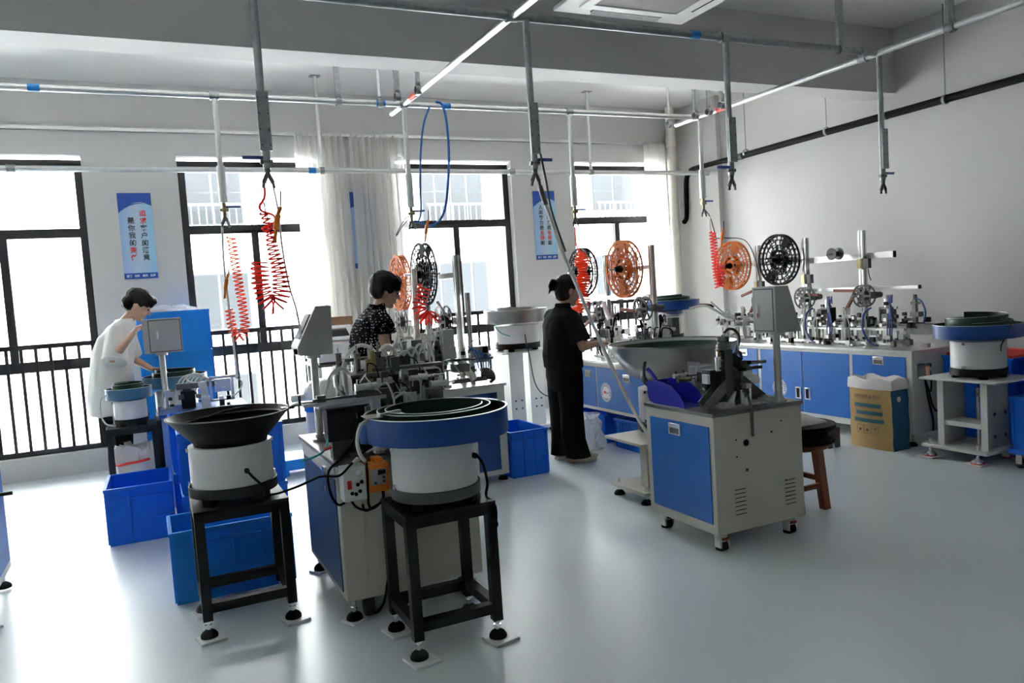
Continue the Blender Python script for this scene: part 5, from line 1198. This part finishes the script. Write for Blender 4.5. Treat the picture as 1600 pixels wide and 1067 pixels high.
# stool with reels and scoop
t = thing('wooden_stool', 'brown wooden stool holding the stack of black discs', 'stool', (3.50, 3.60, 0))
put('seat', MB().lathe((3.55, 3.55, 0), [(0, .375), (.20, .375), (.205, .385), (.20, .405), (0, .405)], 40), 'wood', t)
for x, y, fx, fy in ((3.62, 3.44, 3.63, 3.40), (3.62, 3.66, 3.65, 3.70), (3.44, 3.44, 3.42, 3.40), (3.44, 3.66, 3.40, 3.70)):
    put('leg', MB().add([(fx-.024, fy-.024, 0), (fx+.024, fy-.024, 0), (fx+.024, fy+.024, 0), (fx-.024, fy+.024, 0), (x-.026, y-.026, .375), (x+.026, y-.026, .375), (x+.026, y+.026, .375), (x-.026, y+.026, .375)], [(0,3,2,1),(4,5,6,7),(0,1,5,4),(1,2,6,5),(2,3,7,6),(3,0,4,7)]), 'wood', t, bevel=.002)
for z, y in ((.13, 3.415), (.13, 3.69)): put('stretcher', MB().box(3.42, 3.62, y-.01, y+.01, z, z+.03), 'wood', t)
for x in (3.425, 3.645): put('stretcher', MB().box(x-.01, x+.01, 3.42, 3.69, .16, .19), 'wood', t)
dl = ('lowest, with clear film', 'middle', 'topmost, under the steel scoop')
for k, (z, r, dx) in enumerate(((.407, .225, .0), (.437, .205, .01), (.485, .22, .015))):
    t = thing('black_disc', 'black flat reel disc on the wooden stool, %s' % dl[k], 'reel', (3.57+dx, 3.55, z), group='black discs on the stool')
    put('plate', MB().lathe((3.57+dx, 3.55, 0), [(.04, z), (r, z), (r, z+.006), (.04, z+.006), (.04, z)], 44), 'black_plastic', t)
    put('core', MB().lathe((3.57+dx, 3.55, 0), [(.03, z+.006), (r*.85, z+.006), (r*.85, z+.024), (.03, z+.024)], 40), 'black_rubber', t)
    if k != 1: put('upper_plate', MB().lathe((3.57+dx, 3.55, 0), [(.04, z+.0245), (r, z+.0245), (r, z+.029), (.04, z+.029), (.04, z+.0245)], 44), 'black_plastic', t)
t = thing('film_strip', 'clear plastic film strip hanging off the wooden stool', 'film', (3.70, 3.42, .40))
put('film', MB().add([(3.72, 3.42, .43), (3.76, 3.45, .43), (3.70, 3.37, .30), (3.735, 3.385, .30), (3.65, 3.355, .19), (3.665, 3.36, .17)], [(0, 1, 3, 2), (2, 3, 5, 4)]), 'film_bag', t)
t = thing('scoop', 'steel scoop lying on the black discs of the wooden stool', 'scoop', (3.56, 3.52, .515))
mb = MB(); n = 12; vs = []; fs = []
for i in range(2):
    x = 3.47 if i == 0 else 3.71
    for j in range(n+1):
        a = math.pi*j/n; rr = .10; zz = .520+.11*math.sin(a)*(1 if i == 0 else .12)
        vs.append((x, 3.53-math.cos(a)*rr, zz))
for j in range(n): fs.append((j, j+1, n+2+j, n+1+j))
fs.append(tuple(range(n+1)))
vs2 = [(v[0], v[1], v[2]) for v in vs]
mb.add(vs, fs); mb.add([(3.47, 3.43, .517), (3.71, 3.43, .517), (3.73, 3.53, .517), (3.71, 3.63, .517), (3.47, 3.63, .517)], [(0, 1, 2, 3, 4)])
put('shell', mb, 'steel', t); put('handle', MB().cyl((3.47, 3.53, .575), (3.38, 3.53, .64), .018, n=14).ball((3.378, 3.53, .642), .019), 'steel', t)

# paper sack
t = thing('paper_sack', 'open kraft paper sack with teal bands in front of the wall machine', 'sack', (5.26, 4.33, 0))
def sack_ring(k, z, bul):
    x0, x1, y0, y1 = 5.16, 5.35, 4.13, 4.53
    pts = []
    n = 10; tilt = (z/.56)
    y1s = y1+.02*tilt; y0s = y0+.03*tilt
    for i in range(n): pts.append((x0-bul*math.sin(math.pi*i/n)+.02*tilt, y1s-(y1s-y0s)*i/n, z))
    for i in range(6): pts.append((x0+(x1-x0)*i/6+.02*tilt, y0s, z))
    for i in range(n): pts.append((x1+.02*tilt, y0s+(y1s-y0s)*i/n, z))
    for i in range(6): pts.append((x1-(x1-x0)*i/6+.02*tilt, y1s, z))
    return pts
rg = random.Random(12); mb = MB(); rows = 9; NN = 32; vs = []
for j in range(rows+1):
    z = .50*j/rows
    for p in sack_ring(0, z, .02+.015*math.sin(j*.8)): vs.append((p[0]+rg.uniform(-.004, .004), p[1]+rg.uniform(-.004, .004), p[2]))
fs = [(j*NN+i, j*NN+(i+1) % NN, (j+1)*NN+(i+1) % NN, (j+1)*NN+i) for j in range(rows) for i in range(NN)] + [tuple(range(NN))]
mb.add(vs, fs); body = put('sack_body', mb, 'kraft', t)
bm = body.data; bm.materials.append(M['bag_blue'])
for p in bm.polygons:
    if p.normal.y < -.6: p.material_index = 1
mb = MB(); vs = []
for j, (z, e) in enumerate(((.475, .012), (.49, .016), (.555, .010), (.56, .0), (.50, -.012), (.40, -.02))):
    for i, p in enumerate(sack_ring(0, z, .02)):
        c = Vector((5.27, 4.34, z)); v = Vector(p); d = (v-c); d.z = 0; d.normalize()
        vs.append(tuple(v+d*e+Vector((0, 0, .012*math.sin(i*1.1) if 0 < j < 4 else 0))))
fs = [(j*NN+i, j*NN+(i+1) % NN, (j+1)*NN+(i+1) % NN, (j+1)*NN+i) for j in range(5) for i in range(NN)]
mb.add(vs, fs); put('rolled_cuff', mb, 'bag_white', t)
def sx(y, z): return 5.16+.02*z/.56-(.02+.012)*math.sin(math.pi*(4.53+.02*z/.56-y)/.40)-.009
for z, y0, y1 in ((.345, 4.225, 4.475), (.285, 4.21, 4.455), (.225, 4.20, 4.475)):
    g = MB(); n = 8; v = []
    for i in range(n+1):
        y = y1+(y0-y1)*i/n; v += [(sx(y, z), y, z-.014), (sx(y, z+.028), y, z+.016)]
    g.add(v, [(2*i, 2*i+2, 2*i+3, 2*i+1) for i in range(n)]); b = put('print_band', g, 'print_teal', t)
for k in range(7): letter('改性聚酰胺粒料'[k], .036, (sx(4.455-.036*k, .42)-.004-5.26, 4.455-.036*k-4.33, .415), (R(90), 0, R(-90)), 'print_brown', t, name='sack_print')
for k in range(3):
    y = 4.44-.07*k; x = sx(y-.028, .155)-.003
    put('print_box', MB().box(x, x+.0008, y-.06, y, .186, .188).box(x, x+.0008, y-.06, y, .122, .124).box(x, x+.0008, y-.06, y-.058, .124, .186).box(x, x+.0008, y-.002, y, .124, .186), 'print_brown', t)
    put('print_symbol', MB().prism([(y-.05, .162), (y-.03, .176), (y-.01, .162)], 'X', x, x+.0008).box(x, x+.0008, y-.033, y-.029, .135, .162) if k == 2 else MB().box(x, x+.0008, y-.04, y-.02, .14, .16), 'print_brown', t)
put('sun_mark', MB().cyl((5.26, 4.152, .40), (5.26, 4.1505, .40), .022, n=20), 'label_cream', t)
t = thing('scrap_strip', 'curled strip of scrap running from the stool to the floor', 'strip', (4.5, 4.4, 0))
put('strip', MB().tube([(3.80, 3.62, .43), (4.0, 3.75, .40), (4.4, 4.15, .2), (4.75, 4.45, .06), (4.9, 4.55, .0285)], .006, 6, smooth=6), 'pvc_cream', t)
put('strip_block', MB().box(4.90, 5.02, 4.52, 4.60, 0, .16), 'machine_grey', t)
# ------------------------------------------------------------------ hanging hoses
def coil(name, label, axis, turns, rc, rt, material, seed=0, extra=()):
    rg = random.Random(seed); p = cat_rom(axis, 16); k = len(p); n = turns*14; pts = []
    seg = [0]
    for i in range(1, k): seg.append(seg[-1]+(p[i]-p[i-1]).length)
    L = seg[-1]; t = (p[1]-p[0]).normalized(); u = t.orthogonal().normalized(); j = 0
    for q in range(n+1):
        s = L*q/n
        while j < k-2 and seg[j+1] < s: j += 1
        f = (s-seg[j])/max(1e-9, seg[j+1]-seg[j]); c = p[j].lerp(p[j+1], f); t = (p[j+1]-p[j]).normalized()
        u = (u-t*u.dot(t)).normalized(); w = t.cross(u); a = 2*math.pi*turns*q/n
        r = (rc(q/n) if callable(rc) else rc)*(1+.06*math.sin(q*.31+seed))
        pts.append(c+(u*math.cos(a)+w*math.sin(a))*r)
    o = thing(name, label, 'hose', tuple(p[0]), group='coiled air hoses')
    put('coil', MB().tube(pts, rt, 6), material, o)
    for nm, pp, rr, mm in extra: put(nm, MB().tube(pp, rr, 8, smooth=5), mm, o)
    return o
def blow_gun(par_label, x, y, z, s=1.0):
    t = thing('air_gun', par_label, 'air gun', (x, y, z), group='orange air guns')
    put('body', MB().cbox((x, y, z), (.026, .02, .075), ry=.25).cyl((x+.005, y, z+.03), (x+.025, y, z+.075), .010, n=10), 'orange_bright', t, bevel=.003)
    put('nozzle', MB().cyl((x+.025, y, z+.075), (x+.03, y, z+.15), .004, n=8), 'black_plastic', t)
    put('grip', MB().cyl((x-.006, y, z-.03), (x-.018, y, z-.10), .009, n=10), 'orange_bright', t)
coil('coil_hose', 'bright red coiled hose looped under the dark drop pipe', [(.555, 3.90, 1.90), (.575, 3.90, 1.82), (.585, 3.9, 1.72), (.605, 3.90, 1.62), (.61, 3.90, 1.54), (.595, 3.90, 1.475), (.565, 3.90, 1.45), (.535, 3.90, 1.475), (.515, 3.90, 1.54), (.515, 3.90, 1.62), (.52, 3.9, 1.66)],
     32, lambda u: .018+.022*min(1, max(0, (u-.12)*2.6)), .0046, 'red_hose', 1,
     extra=[('lead_tube', [(.57, 3.90, 2.02), (.565, 3.90, 1.97), (.54, 3.9, 1.93), (.55, 3.90, 1.905), (.60, 3.90, 1.885), (.60, 3.9, 1.85), (.545, 3.9, 1.825), (.57, 3.9, 1.80)], .006, 'red_hose'), ('white_tube', [(.612, 3.90, 2.015), (.625, 3.90, 1.90), (.628, 3.90, 1.75), (.645, 3.90, 1.55), (.675, 3.90, 1.40), (.69, 3.92, 1.20)], .005, 'hose_white'), ('wire', [(.56, 3.9, 2.02), (.545, 3.9, 1.98), (.56, 3.9, 1.95), (.575, 3.9, 1.85), (.615, 3.9, 1.62), (.655, 3.9, 1.45), (.68, 3.9, 1.36)], .0025, 'black_rubber')])
blow_gun('orange air gun hooked in the bright red coil', .612, 3.89, 1.85)
coil('coil_hose', 'thin orange coiled hose hanging left of the bright red coil', [(.60, 5.88, 1.96), (.61, 5.88, 1.80), (.625, 5.88, 1.60), (.64, 5.88, 1.40), (.635, 5.88, 1.28), (.60, 5.88, 1.23), (.565, 5.88, 1.26), (.55, 5.88, 1.33), (.545, 5.88, 1.44)],
     34, .030, .0052, 'redorange_hose', 2, extra=[('white_tube', [(.545, 5.88, 2.03), (.535, 5.88, 1.80), (.54, 5.88, 1.5), (.55, 5.88, 1.2), (.555, 5.88, .95)], .008, 'hose_white')])
blow_gun('orange air gun beside the thin orange coil at the window', .535, 5.87, 1.62)
coil('coil_hose', 'bright orange bunched coil hose beside the head of the woman in black', [(3.475, 5.86, 1.74), (3.48, 5.86, 1.60), (3.475, 5.86, 1.45), (3.46, 5.86, 1.32), (3.44, 5.86, 1.24), (3.42, 5.86, 1.22), (3.40, 5.86, 1.27)],
     27, lambda u: .036+.03*math.sin(u*11)**2, .0068, 'redorange_hose', 3, extra=[('lead_tube', [(3.47, 5.88, 1.965), (3.50, 5.88, 1.90), (3.53, 5.88, 1.84), (3.54, 5.88, 1.70)], .003, 'machine_grey'), ('wire', [(3.44, 5.88, 1.96), (3.445, 5.88, 1.80), (3.46, 5.87, 1.76), (3.50, 5.86, 1.72), (3.48, 5.86, 1.66)], .006, 'pink_hose')])
coil('coil_hose', 'pinkish red coiled hose in front of the corner orange reel', [(4.95, 5.88, 1.88), (4.96, 5.88, 1.74), (4.97, 5.88, 1.58), (4.985, 5.88, 1.42), (5.0, 5.88, 1.35), (5.02, 5.88, 1.38), (5.03, 5.88, 1.48), (5.035, 5.88, 1.56)],
     26, lambda u: .030+.008*u, .0062, 'pink_hose', 4, extra=[('white_tube', [(4.93, 5.88, 2.02), (4.915, 5.88, 1.95), (4.93, 5.88, 1.87)], .009, 'hose_white'), ('wire', [(4.86, 5.9, 2.12), (4.93, 5.88, 2.02), (5.0, 5.9, 1.85), (5.06, 5.95, 1.82), (5.3, 6.1, 1.83), (5.62, 6.18, 1.80), (5.76, 6.2, 1.62), (5.77, 6.15, 1.38)], .005, 'machine_grey')])
blow_gun('orange air gun hooked above the corner orange reel', 5.055, 5.87, 1.83)
coil('coil_hose', 'tangled red coil below the orange reel of the dotted blouse woman', [(1.93, 5.60, 1.52), (1.90, 5.60, 1.44), (1.87, 5.60, 1.36), (1.90, 5.60, 1.29), (1.96, 5.60, 1.27), (2.0, 5.60, 1.30)],
     13, .05, .007, 'pink_hose', 5)
coil('coil_hose', 'red coil end cut off by the left picture edge', [(-.80, 4.42, 1.60), (-.79, 4.42, 1.48), (-.775, 4.42, 1.38), (-.80, 4.42, 1.35)], 9, .04, .005, 'pink_hose', 6)
t = thing('blue_hose', 'thin blue hose looping from the overhead pipe to the black reel', 'hose', (2.2, 5.86, 2.97), group='plain hanging hoses')
put('hose', MB().tube([(2.225, 5.86, 2.975), (2.27, 5.86, 2.96), (2.30, 5.86, 2.85), (2.305, 5.86, 2.6), (2.28, 5.86, 2.35), (2.225, 5.86, 2.10), (2.12, 5.86, 2.0), (2.02, 5.86, 2.03), (1.97, 5.86, 2.04)], .010, 10, smooth=6), 'hose_blue', t)
put('hose', MB().tube([(2.165, 5.86, 2.93), (2.11, 5.86, 2.80), (2.07, 5.86, 2.6), (2.045, 5.86, 2.35), (2.03, 5.86, 2.1), (1.99, 5.86, 2.02)], .008, 10, smooth=6), 'hose_blue', t)
blow_gun('yellow-orange air gun above the black reel of the middle machine', 2.06, 5.84, 1.97)
t = thing('wire_loop', 'loose grey wire loop at the drop pipe above the black reel', 'wire', (1.9, 5.86, 2.1))
put('wire', MB().tube([(1.95, 5.86, 2.08), (1.90, 5.86, 2.06), (1.83, 5.86, 1.96), (1.82, 5.86, 1.93), (1.87, 5.86, 2.0), (1.93, 5.86, 2.06)], .004, 6, smooth=5), 'machine_grey', t)
t = thing('slanting_hose', 'long pale hose slanting from the drop pipe down to the hopper stand', 'hose', (2.06, 3.9, 2.03))
pp = [(2.068, 3.9, 2.025), (2.10, 3.9, 1.918), (2.19, 3.92, 1.68), (2.32, 3.95, 1.40), (2.46, 3.98, 1.10), (2.60, 4.0, .82), (2.74, 4.03, .58), (2.86, 4.055, .42)]
put('hose', MB().tube(pp, .011, 12, smooth=6), 'hose_white', t)
put('coupler', MB().cyl(pp[0], pp[1], .015, n=10), 'alu_dark', t)
put('wire', MB().tube([(2.075, 3.88, 2.20), (2.10, 3.88, 2.05), (2.13, 3.89, 1.88), (2.21, 3.9, 1.65)], .006, 8, smooth=5), 'machine_grey', t)
# ------------------------------------------------------------------ people
def loft(mb, secs, n=28, power=2.3):
    vs = []; fs = []
    for cx, cy, z, rx, ry in secs:
        for i in range(n):
            a = 2*math.pi*i/n; c, s = math.cos(a), math.sin(a)
            k = (abs(c)**power+abs(s)**power)**(-1/power)
            vs.append((cx+rx*c*k, cy+ry*s*k, z))
    m = len(secs)
    for j in range(m-1): fs += [(j*n+i, j*n+(i+1) % n, (j+1)*n+(i+1) % n, (j+1)*n+i) for i in range(n)]
    fs += [tuple(range(n-1, -1, -1)), tuple(range((m-1)*n, m*n))]
    return mb.add(vs, fs)
bench = bpy.data.scenes.new('workbench')      # scratch scene: only used to evaluate the remesh, removed at the end
def skinned(name, mb, material, parent, voxel=.008, smooth=4, wrinkle=0.0, wscale=9.0, seed=0):
    me = mb.mesh(name+'_raw'); ob = bpy.data.objects.new('raw', me); bench.collection.objects.link(ob)
    r = ob.modifiers.new('r', 'REMESH'); r.mode = 'VOXEL'; r.voxel_size = voxel; r.use_smooth_shade = True
    s = ob.modifiers.new('s', 'SMOOTH'); s.factor = .5; s.iterations = smooth
    vl = bench.view_layers[0]; vl.update(); dg = vl.depsgraph; out = bpy.data.meshes.new_from_object(ob.evaluated_get(dg))
    bpy.data.objects.remove(ob, do_unlink=True); bpy.data.meshes.remove(me)
    if wrinkle:
        from mathutils import noise
        nrm = [Vector(v.normal) for v in out.vertices]; flat = []
        for v, nv in zip(out.vertices, nrm):
            p = v.co; k = noise.noise(Vector((p.x*wscale, p.y*wscale, p.z*wscale*.45+seed)))+.5*noise.noise(Vector((p.x*wscale*2.3, p.y*wscale*2.3, p.z*wscale+seed)))
            flat += list(p + nv*k*wrinkle)
        out.vertices.foreach_set('co', flat); out.update()
    out.name = name; out.shade_smooth()
    return put(name, out, material, parent)
def hand(mb, w, d, n, thumb=1, curl=.55, spread=.16):
    w = Vector(w); d = Vector(d).normalized(); n = Vector(n); n = (n-d*n.dot(d)).normalized(); s = n.cross(d)
    for k in (-.024, -.008, .008, .024): mb.caps(w-d*.01, w+d*.075+s*k*1.1, .013, .0115, 8)
    for k, L in ((-.030, .058), (-.010, .076), (.010, .080), (.030, .072)):
        b = w+d*.075+s*k; dd = (d+s*(k*spread/.03)).normalized()
        m1 = b+(dd*math.cos(curl*.6)+n*math.sin(curl*.6))*L*.5; m2 = m1+(dd*math.cos(curl*1.5)+n*math.sin(curl*1.5))*L*.5
        mb.caps(b, m1, .0095, .0088, 8); mb.caps(m1, m2, .0088, .0072, 8)
    b = w+d*.015+s*thumb*.022; m1 = b+(d*.6+s*thumb*.75+n*.25).normalized()*.042; m2 = m1+(d*.9+s*thumb*.25+n*.35).normalized()*.034
    mb.caps(b, m1, .0125, .0105, 8); mb.caps(m1, m2, .0105, .008, 8)
def person(name_label, loc, rz, J, cloth):
    t = thing('person', name_label, 'person', loc, rz)
    b = MB()
    P, W_, Ch, N0, N1 = [Vector(J[k]) for k in ('pelvis', 'waist', 'chest', 'neck0', 'neck1')]
    for a, c, ra, rb in ((P, W_, .12, .105), (W_, Ch, .105, .115), (Ch, N0, .10, .05), (N0, N1, .048, .045)): b.caps(a, c, ra, rb, 14)
    for s in (-1, 1):
        k = 'R' if s < 0 else 'L'
        sh, el, wr = [Vector(J[q+k]) for q in ('sh', 'el', 'wr')]
        b.caps(N0-Vector((0, 0, .07)), sh-Vector((0, s*.02, .01)), .04, .038, 12); b.caps(sh-Vector((0, s*.015, .01)), el, .041, .035, 12)
        mid = el.lerp(wr, .35); b.caps(el, mid, .036, .034, 12); b.caps(mid, wr, .034, .023, 12)
        hand(b, wr, J['hd'+k], J['hn'+k], thumb=J.get('th'+k, 1), curl=J.get('cu'+k, .55))
        hp = P+Vector((0, s*.085, -.02)); kn = Vector((P.x+.02, s*.09, P.z*.53)); an = Vector((P.x-.01, s*.095, .085))
        b.caps(hp, kn, .088, .055, 12); b.caps(kn, kn.lerp(an, .3), .053, .052, 12); b.caps(kn.lerp(an, .3), an, .052, .036, 12)
        b.caps(an, (an.x+.01, an.y, .05), .036, .038, 10); b.caps((an.x-.03, an.y, .038), (an.x+.13, an.y, .032), .034, .028, 10)
    m = Matrix.Rotation(J.get('roll', 0), 3, 'X') @ Matrix.Rotation(J.get('turn', 0), 3, 'Z') @ Matrix.Rotation(J['nod'], 3, 'Y')
    H = lambda *p: N1 + m @ Vector(p)
    b.ball(H(.005, 0, .132), (.098, .077, .098), 20, 14, m); b.ball(H(.042, 0, .078), (.060, .058, .085), 18, 12, m); b.ball(H(.076, 0, .016), (.024, .030, .020), 12, 8, m)
    b.caps(H(.103, 0, .118), H(.121, 0, .088), .008, .012, 10); b.ball(H(.088, 0, .136), (.018, .052, .013), 12, 8, m); b.ball(H(.100, 0, .054), (.008, .022, .010), 10, 6, m)
    b.ball(H(.074, .036, .075), (.024, .02, .026), 10, 8, m); b.ball(H(.074, -.036, .075), (.024, .02, .026), 10, 8, m)
    for s in (-1, 1): b.ball(H(-.002, s*.078, .10), (.020, .010, .031), 12, 8, m)
    body = skinned('body', b, cloth.get('skin', 'skin'), t, .0065, 3)
    for s in (-1, 1): put('eye', MB().ball(H(.094, s*.031, .115), (.009, .014, .007), 10, 6, m), 'eye', t, local=True)
    put('lips', MB().ball(H(.1065, 0, .054), (.006, .022, .008), 10, 6, m), 'lips', t, local=True)
    return t, H, m

# ---- woman in black
J = dict(pelvis=(0, 0, .79), waist=(0, 0, .93), chest=(.01, 0, 1.12), neck0=(.02, 0, 1.255), neck1=(.045, 0, 1.305), nod=R(14),
         shR=(.0, -.165, 1.205), elR=(.06, -.225, .955), wrR=(.27, -.13, .965), hdR=(1, .25, .02), hnR=(0, .35, -1), thR=1, cuR=.6,
         shL=(.0, .165, 1.205), elL=(.07, .22, .955), wrL=(.28, .08, .965), hdL=(1, -.3, .02), hnL=(0, -.35, -1), thL=-1, cuL=.6)
t, H, m = person('woman in black shirt and wide trousers with a hair bun, standing at the bench', (3.08, 5.58, 0), 0, J, {})
g = MB(); loft(g, [(-.005, 0, .785, .138, .198), (-.01, 0, .90, .145, .200), (0, 0, 1.03, .142, .198), (.0, 0, 1.14, .132, .195), (.005, 0, 1.21, .105, .175), (.012, 0, 1.255, .075, .105), (.02, 0, 1.285, .062, .070)])
for s in (-1, 1): g.caps((.012, s*.03, 1.225), (0, s*.15, 1.205), .06, .068, 14).cyl((-.0, s*.15, 1.215), (.05, s*.225, 1.0), .072, .085, 18).ball((0, s*.155, 1.20), (.075, .06, .06), 14, 10)
skinned('shirt', g, 'cloth_black', t, .009, 4, .010, 8)
put('collar', MB().lathe((.024, 0, 0), [(.062, 1.27), (.066, 1.30), (.058, 1.315), (.054, 1.30)], 24), 'cloth_black', t, local=True)
g = MB(); loft(g, [(0, 0, .60, .120, .178), (0, 0, .72, .135, .185), (0, 0, .82, .128, .175), (0, 0, .90, .120, .165)])
for s in (-1, 1): loft(g, [(-.01 if s > 0 else .03, s*.098, .045, .105, .088), (0, s*.095, .2, .100, .085), (0, s*.09, .45, .100, .086), (0, s*.085, .70, .110, .088)])
skinned('trousers', g, 'cloth_black', t, .009, 3, .007, 7, 3)
for s, x in ((-1, .03), (1, -.01)):
    put('shoe', MB().ball((x+.06, s*.095, .035), (.135, .046, .036), 18, 10).box(x-.06, x+.16, s*.095-.035, s*.095+.035, 0, .02), 'shoe_cream', t, local=True)
g = MB(); g.ball(H(-.014, 0, .150), (.103, .086, .098), 20, 14, m); g.ball(H(-.035, 0, .10), (.075, .080, .085), 16, 12, m); g.ball(H(-.135, 0, .135), (.045, .05, .050), 14, 10, m); g.ball(H(-.10, 0, .14), (.04, .03, .03), 10, 8, m)
g.caps(H(-.15, 0, .11), H(-.165, .0, .05), .016, .004, 8); g.caps(H(-.14, .02, .10), H(-.15, .03, .05), .012, .003, 8)
skinned('hair', g, 'hair_brown', t, .008, 3, .005, 40)

# ---- woman in the dotted blouse
J = dict(pelvis=(-.02, 0, .86), waist=(-.01, 0, 1.0), chest=(.02, 0, 1.20), neck0=(.045, 0, 1.355), neck1=(.07, 0, 1.405), nod=R(22),
         shR=(.015, -.175, 1.30), elR=(.04, -.225, 1.04), wrR=(.20, -.16, .985), hdR=(.7, .2, -.5), hnR=(0, .3, -1), thR=1,
         shL=(.015, .175, 1.30), elL=(.07, .23, 1.04), wrL=(.20, .12, 1.0), hdL=(.7, -.2, -.5), hnL=(0, -.3, -1), thL=-1)
t, H, m = person('woman with short dark hair in a black dotted blouse working at her machine', (1.45, 5.42, 0), 0, J, {})
g = MB(); loft(g, [(-.02, 0, .90, .150, .195), (-.03, 0, 1.0, .150, .192), (-.02, 0, 1.12, .148, .192), (-.01, 0, 1.23, .138, .190), (.005, 0, 1.31, .112, .168), (.03, 0, 1.355, .078, .105), (.045, 0, 1.395, .060, .066), (.05, 0, 1.415, .060, .064)])
for s in (-1, 1): g.caps((.03, s*.03, 1.325), (.012, s*.15, 1.305), .06, .064, 14).cyl((.012, s*.145, 1.325), (.025, s*.225, 1.235), .062, .082, 18).ball((.012, s*.16, 1.305), (.075, .05, .055), 14, 10)
skinned('blouse', g, 'polka_dots', t, .009, 4, .012, 11)
for s in (-1, 1): put('sleeve_frill', MB().lathe((0, 0, 0), [(.078+.008*(q % 2), q*.012-.02) for q in range(4)], 24), 'polka_dots', t, local=True).location = (.022, s*.218, 1.225)
g = MB(); loft(g, [(-.02, 0, .60, .125, .18), (-.02, 0, .78, .145, .19), (-.02, 0, .90, .130, .175), (-.02, 0, .98, .118, .165)])
for s in (-1, 1): loft(g, [(-.02, s*.098, .06, .075, .07), (-.01, s*.095, .3, .08, .075), (0, s*.09, .5, .088, .082), (-.02, s*.085, .75, .105, .088)])
skinned('trousers', g, 'cloth_black', t, .009, 3, .006, 7, 3)
for s in (-1, 1): put('shoe', MB().ball((.05, s*.095, .034), (.13, .045, .036), 18, 10).box(-.07, .15, s*.095-.034, s*.095+.034, 0, .02), 'black_rubber', t, local=True)
g = MB(); g.ball(H(-.012, 0, .152), (.112, .094, .098), 20, 14, m); g.ball(H(-.045, 0, .100), (.070, .082, .072), 16, 12, m); g.ball(H(.045, 0, .19), (.065, .078, .050), 14, 10, m)
for s in (-1, 1): g.ball(H(.005, s*.078, .135), (.055, .022, .05), 12, 10, m); g.caps(H(.075, s*.05, .19), H(.085, s*.066, .14), .02, .010, 8)
skinned('hair', g, 'hair', t, .008, 3, .006, 40)
put('glasses', MB().tube([tuple(H(.0, -.083, .122)), tuple(H(.10, -.06, .12)), tuple(H(.112, -.03, .12)), tuple(H(.116, 0, .122)), tuple(H(.112, .03, .12)), tuple(H(.10, .06, .12)), tuple(H(.0, .083, .122))], .0025, 6), 'chrome', t, local=True)

# ---- man in white
J = dict(pelvis=(-.03, 0, .86), waist=(-.02, 0, 1.0), chest=(.05, 0, 1.22), neck0=(.10, 0, 1.385), neck1=(.145, 0, 1.435), nod=R(34),
         shR=(.06, -.185, 1.335), elR=(.0, -.275, 1.115), wrR=(.165, -.42, 1.305), hdR=(.34, -.28, .40), hnR=(.55, -.2, -.5), thR=-1, cuR=.75,
         shL=(.09, .185, 1.335), elL=(.12, .21, 1.08), wrL=(.27, .03, .985), hdL=(.9, -.35, -.05), hnL=(0, -.2, -1), thL=-1, cuL=.6)
t, H, m = person('man in an oversized white t-shirt and black trousers touching the grey control box', (-.265, 7.12, 0), 0, J, dict(skin='skin_light'))
g = MB(); loft(g, [(-.05, 0, .655, .172, .225), (-.05, 0, .80, .170, .225), (-.03, 0, .98, .165, .225), (.0, 0, 1.15, .160, .225), (.035, 0, 1.28, .140, .212), (.07, 0, 1.355, .098, .165), (.095, 0, 1.395, .070, .085), (.105, 0, 1.415, .066, .070)])
g.caps((.08, -.03, 1.36), (.055, -.16, 1.335), .06, .072, 14).caps((.08, .03, 1.36), (.085, .16, 1.335), .06, .072, 14).cyl((.05, -.155, 1.345), (.005, -.29, 1.085), .078, .098, 18).ball((.055, -.165, 1.32), (.085, .06, .06), 14, 10)
g.cyl((.09, .155, 1.345), (.12, .225, 1.10), .078, .095, 18).ball((.08, .165, 1.32), (.085, .06, .06), 14, 10)
skinned('t_shirt', g, 'cloth_white', t, .009, 3, .014, 7)
g = MB(); loft(g, [(-.03, 0, .62, .125, .18), (-.03, 0, .80, .14, .185), (-.03, 0, .95, .12, .165)])
for s in (-1, 1): loft(g, [(-.03, s*.10, .05, .085, .08), (-.02, s*.097, .3, .088, .082), (-.01, s*.09, .5, .095, .086), (-.03, s*.085, .75, .110, .09)])
skinned('trousers', g, 'cloth_black', t, .009, 3, .007, 7, 3)
for s in (-1, 1): put('shoe', MB().ball((.04, s*.10, .036), (.14, .05, .038), 18, 10).box(-.08, .15, s*.10-.036, s*.10+.036, 0, .022), 'black_rubber', t, local=True)
g = MB(); g.ball(H(-.008, 0, .160), (.112, .092, .092), 20, 14, m); g.ball(H(-.055, 0, .105), (.065, .080, .075), 16, 12, m); g.ball(H(.055, 0, .195), (.07, .078, .045), 14, 10, m); g.caps(H(.085, .02, .185), H(.105, .0, .15), .022, .010, 8); g.caps(H(.085, -.03, .185), H(.10, -.045, .145), .02, .008, 8)
for s in (-1, 1): g.ball(H(.015, s*.076, .150), (.045, .016, .035), 10, 8, m)
skinned('hair', g, 'hair', t, .008, 3, .008, 34)

bpy.data.scenes.remove(bench)
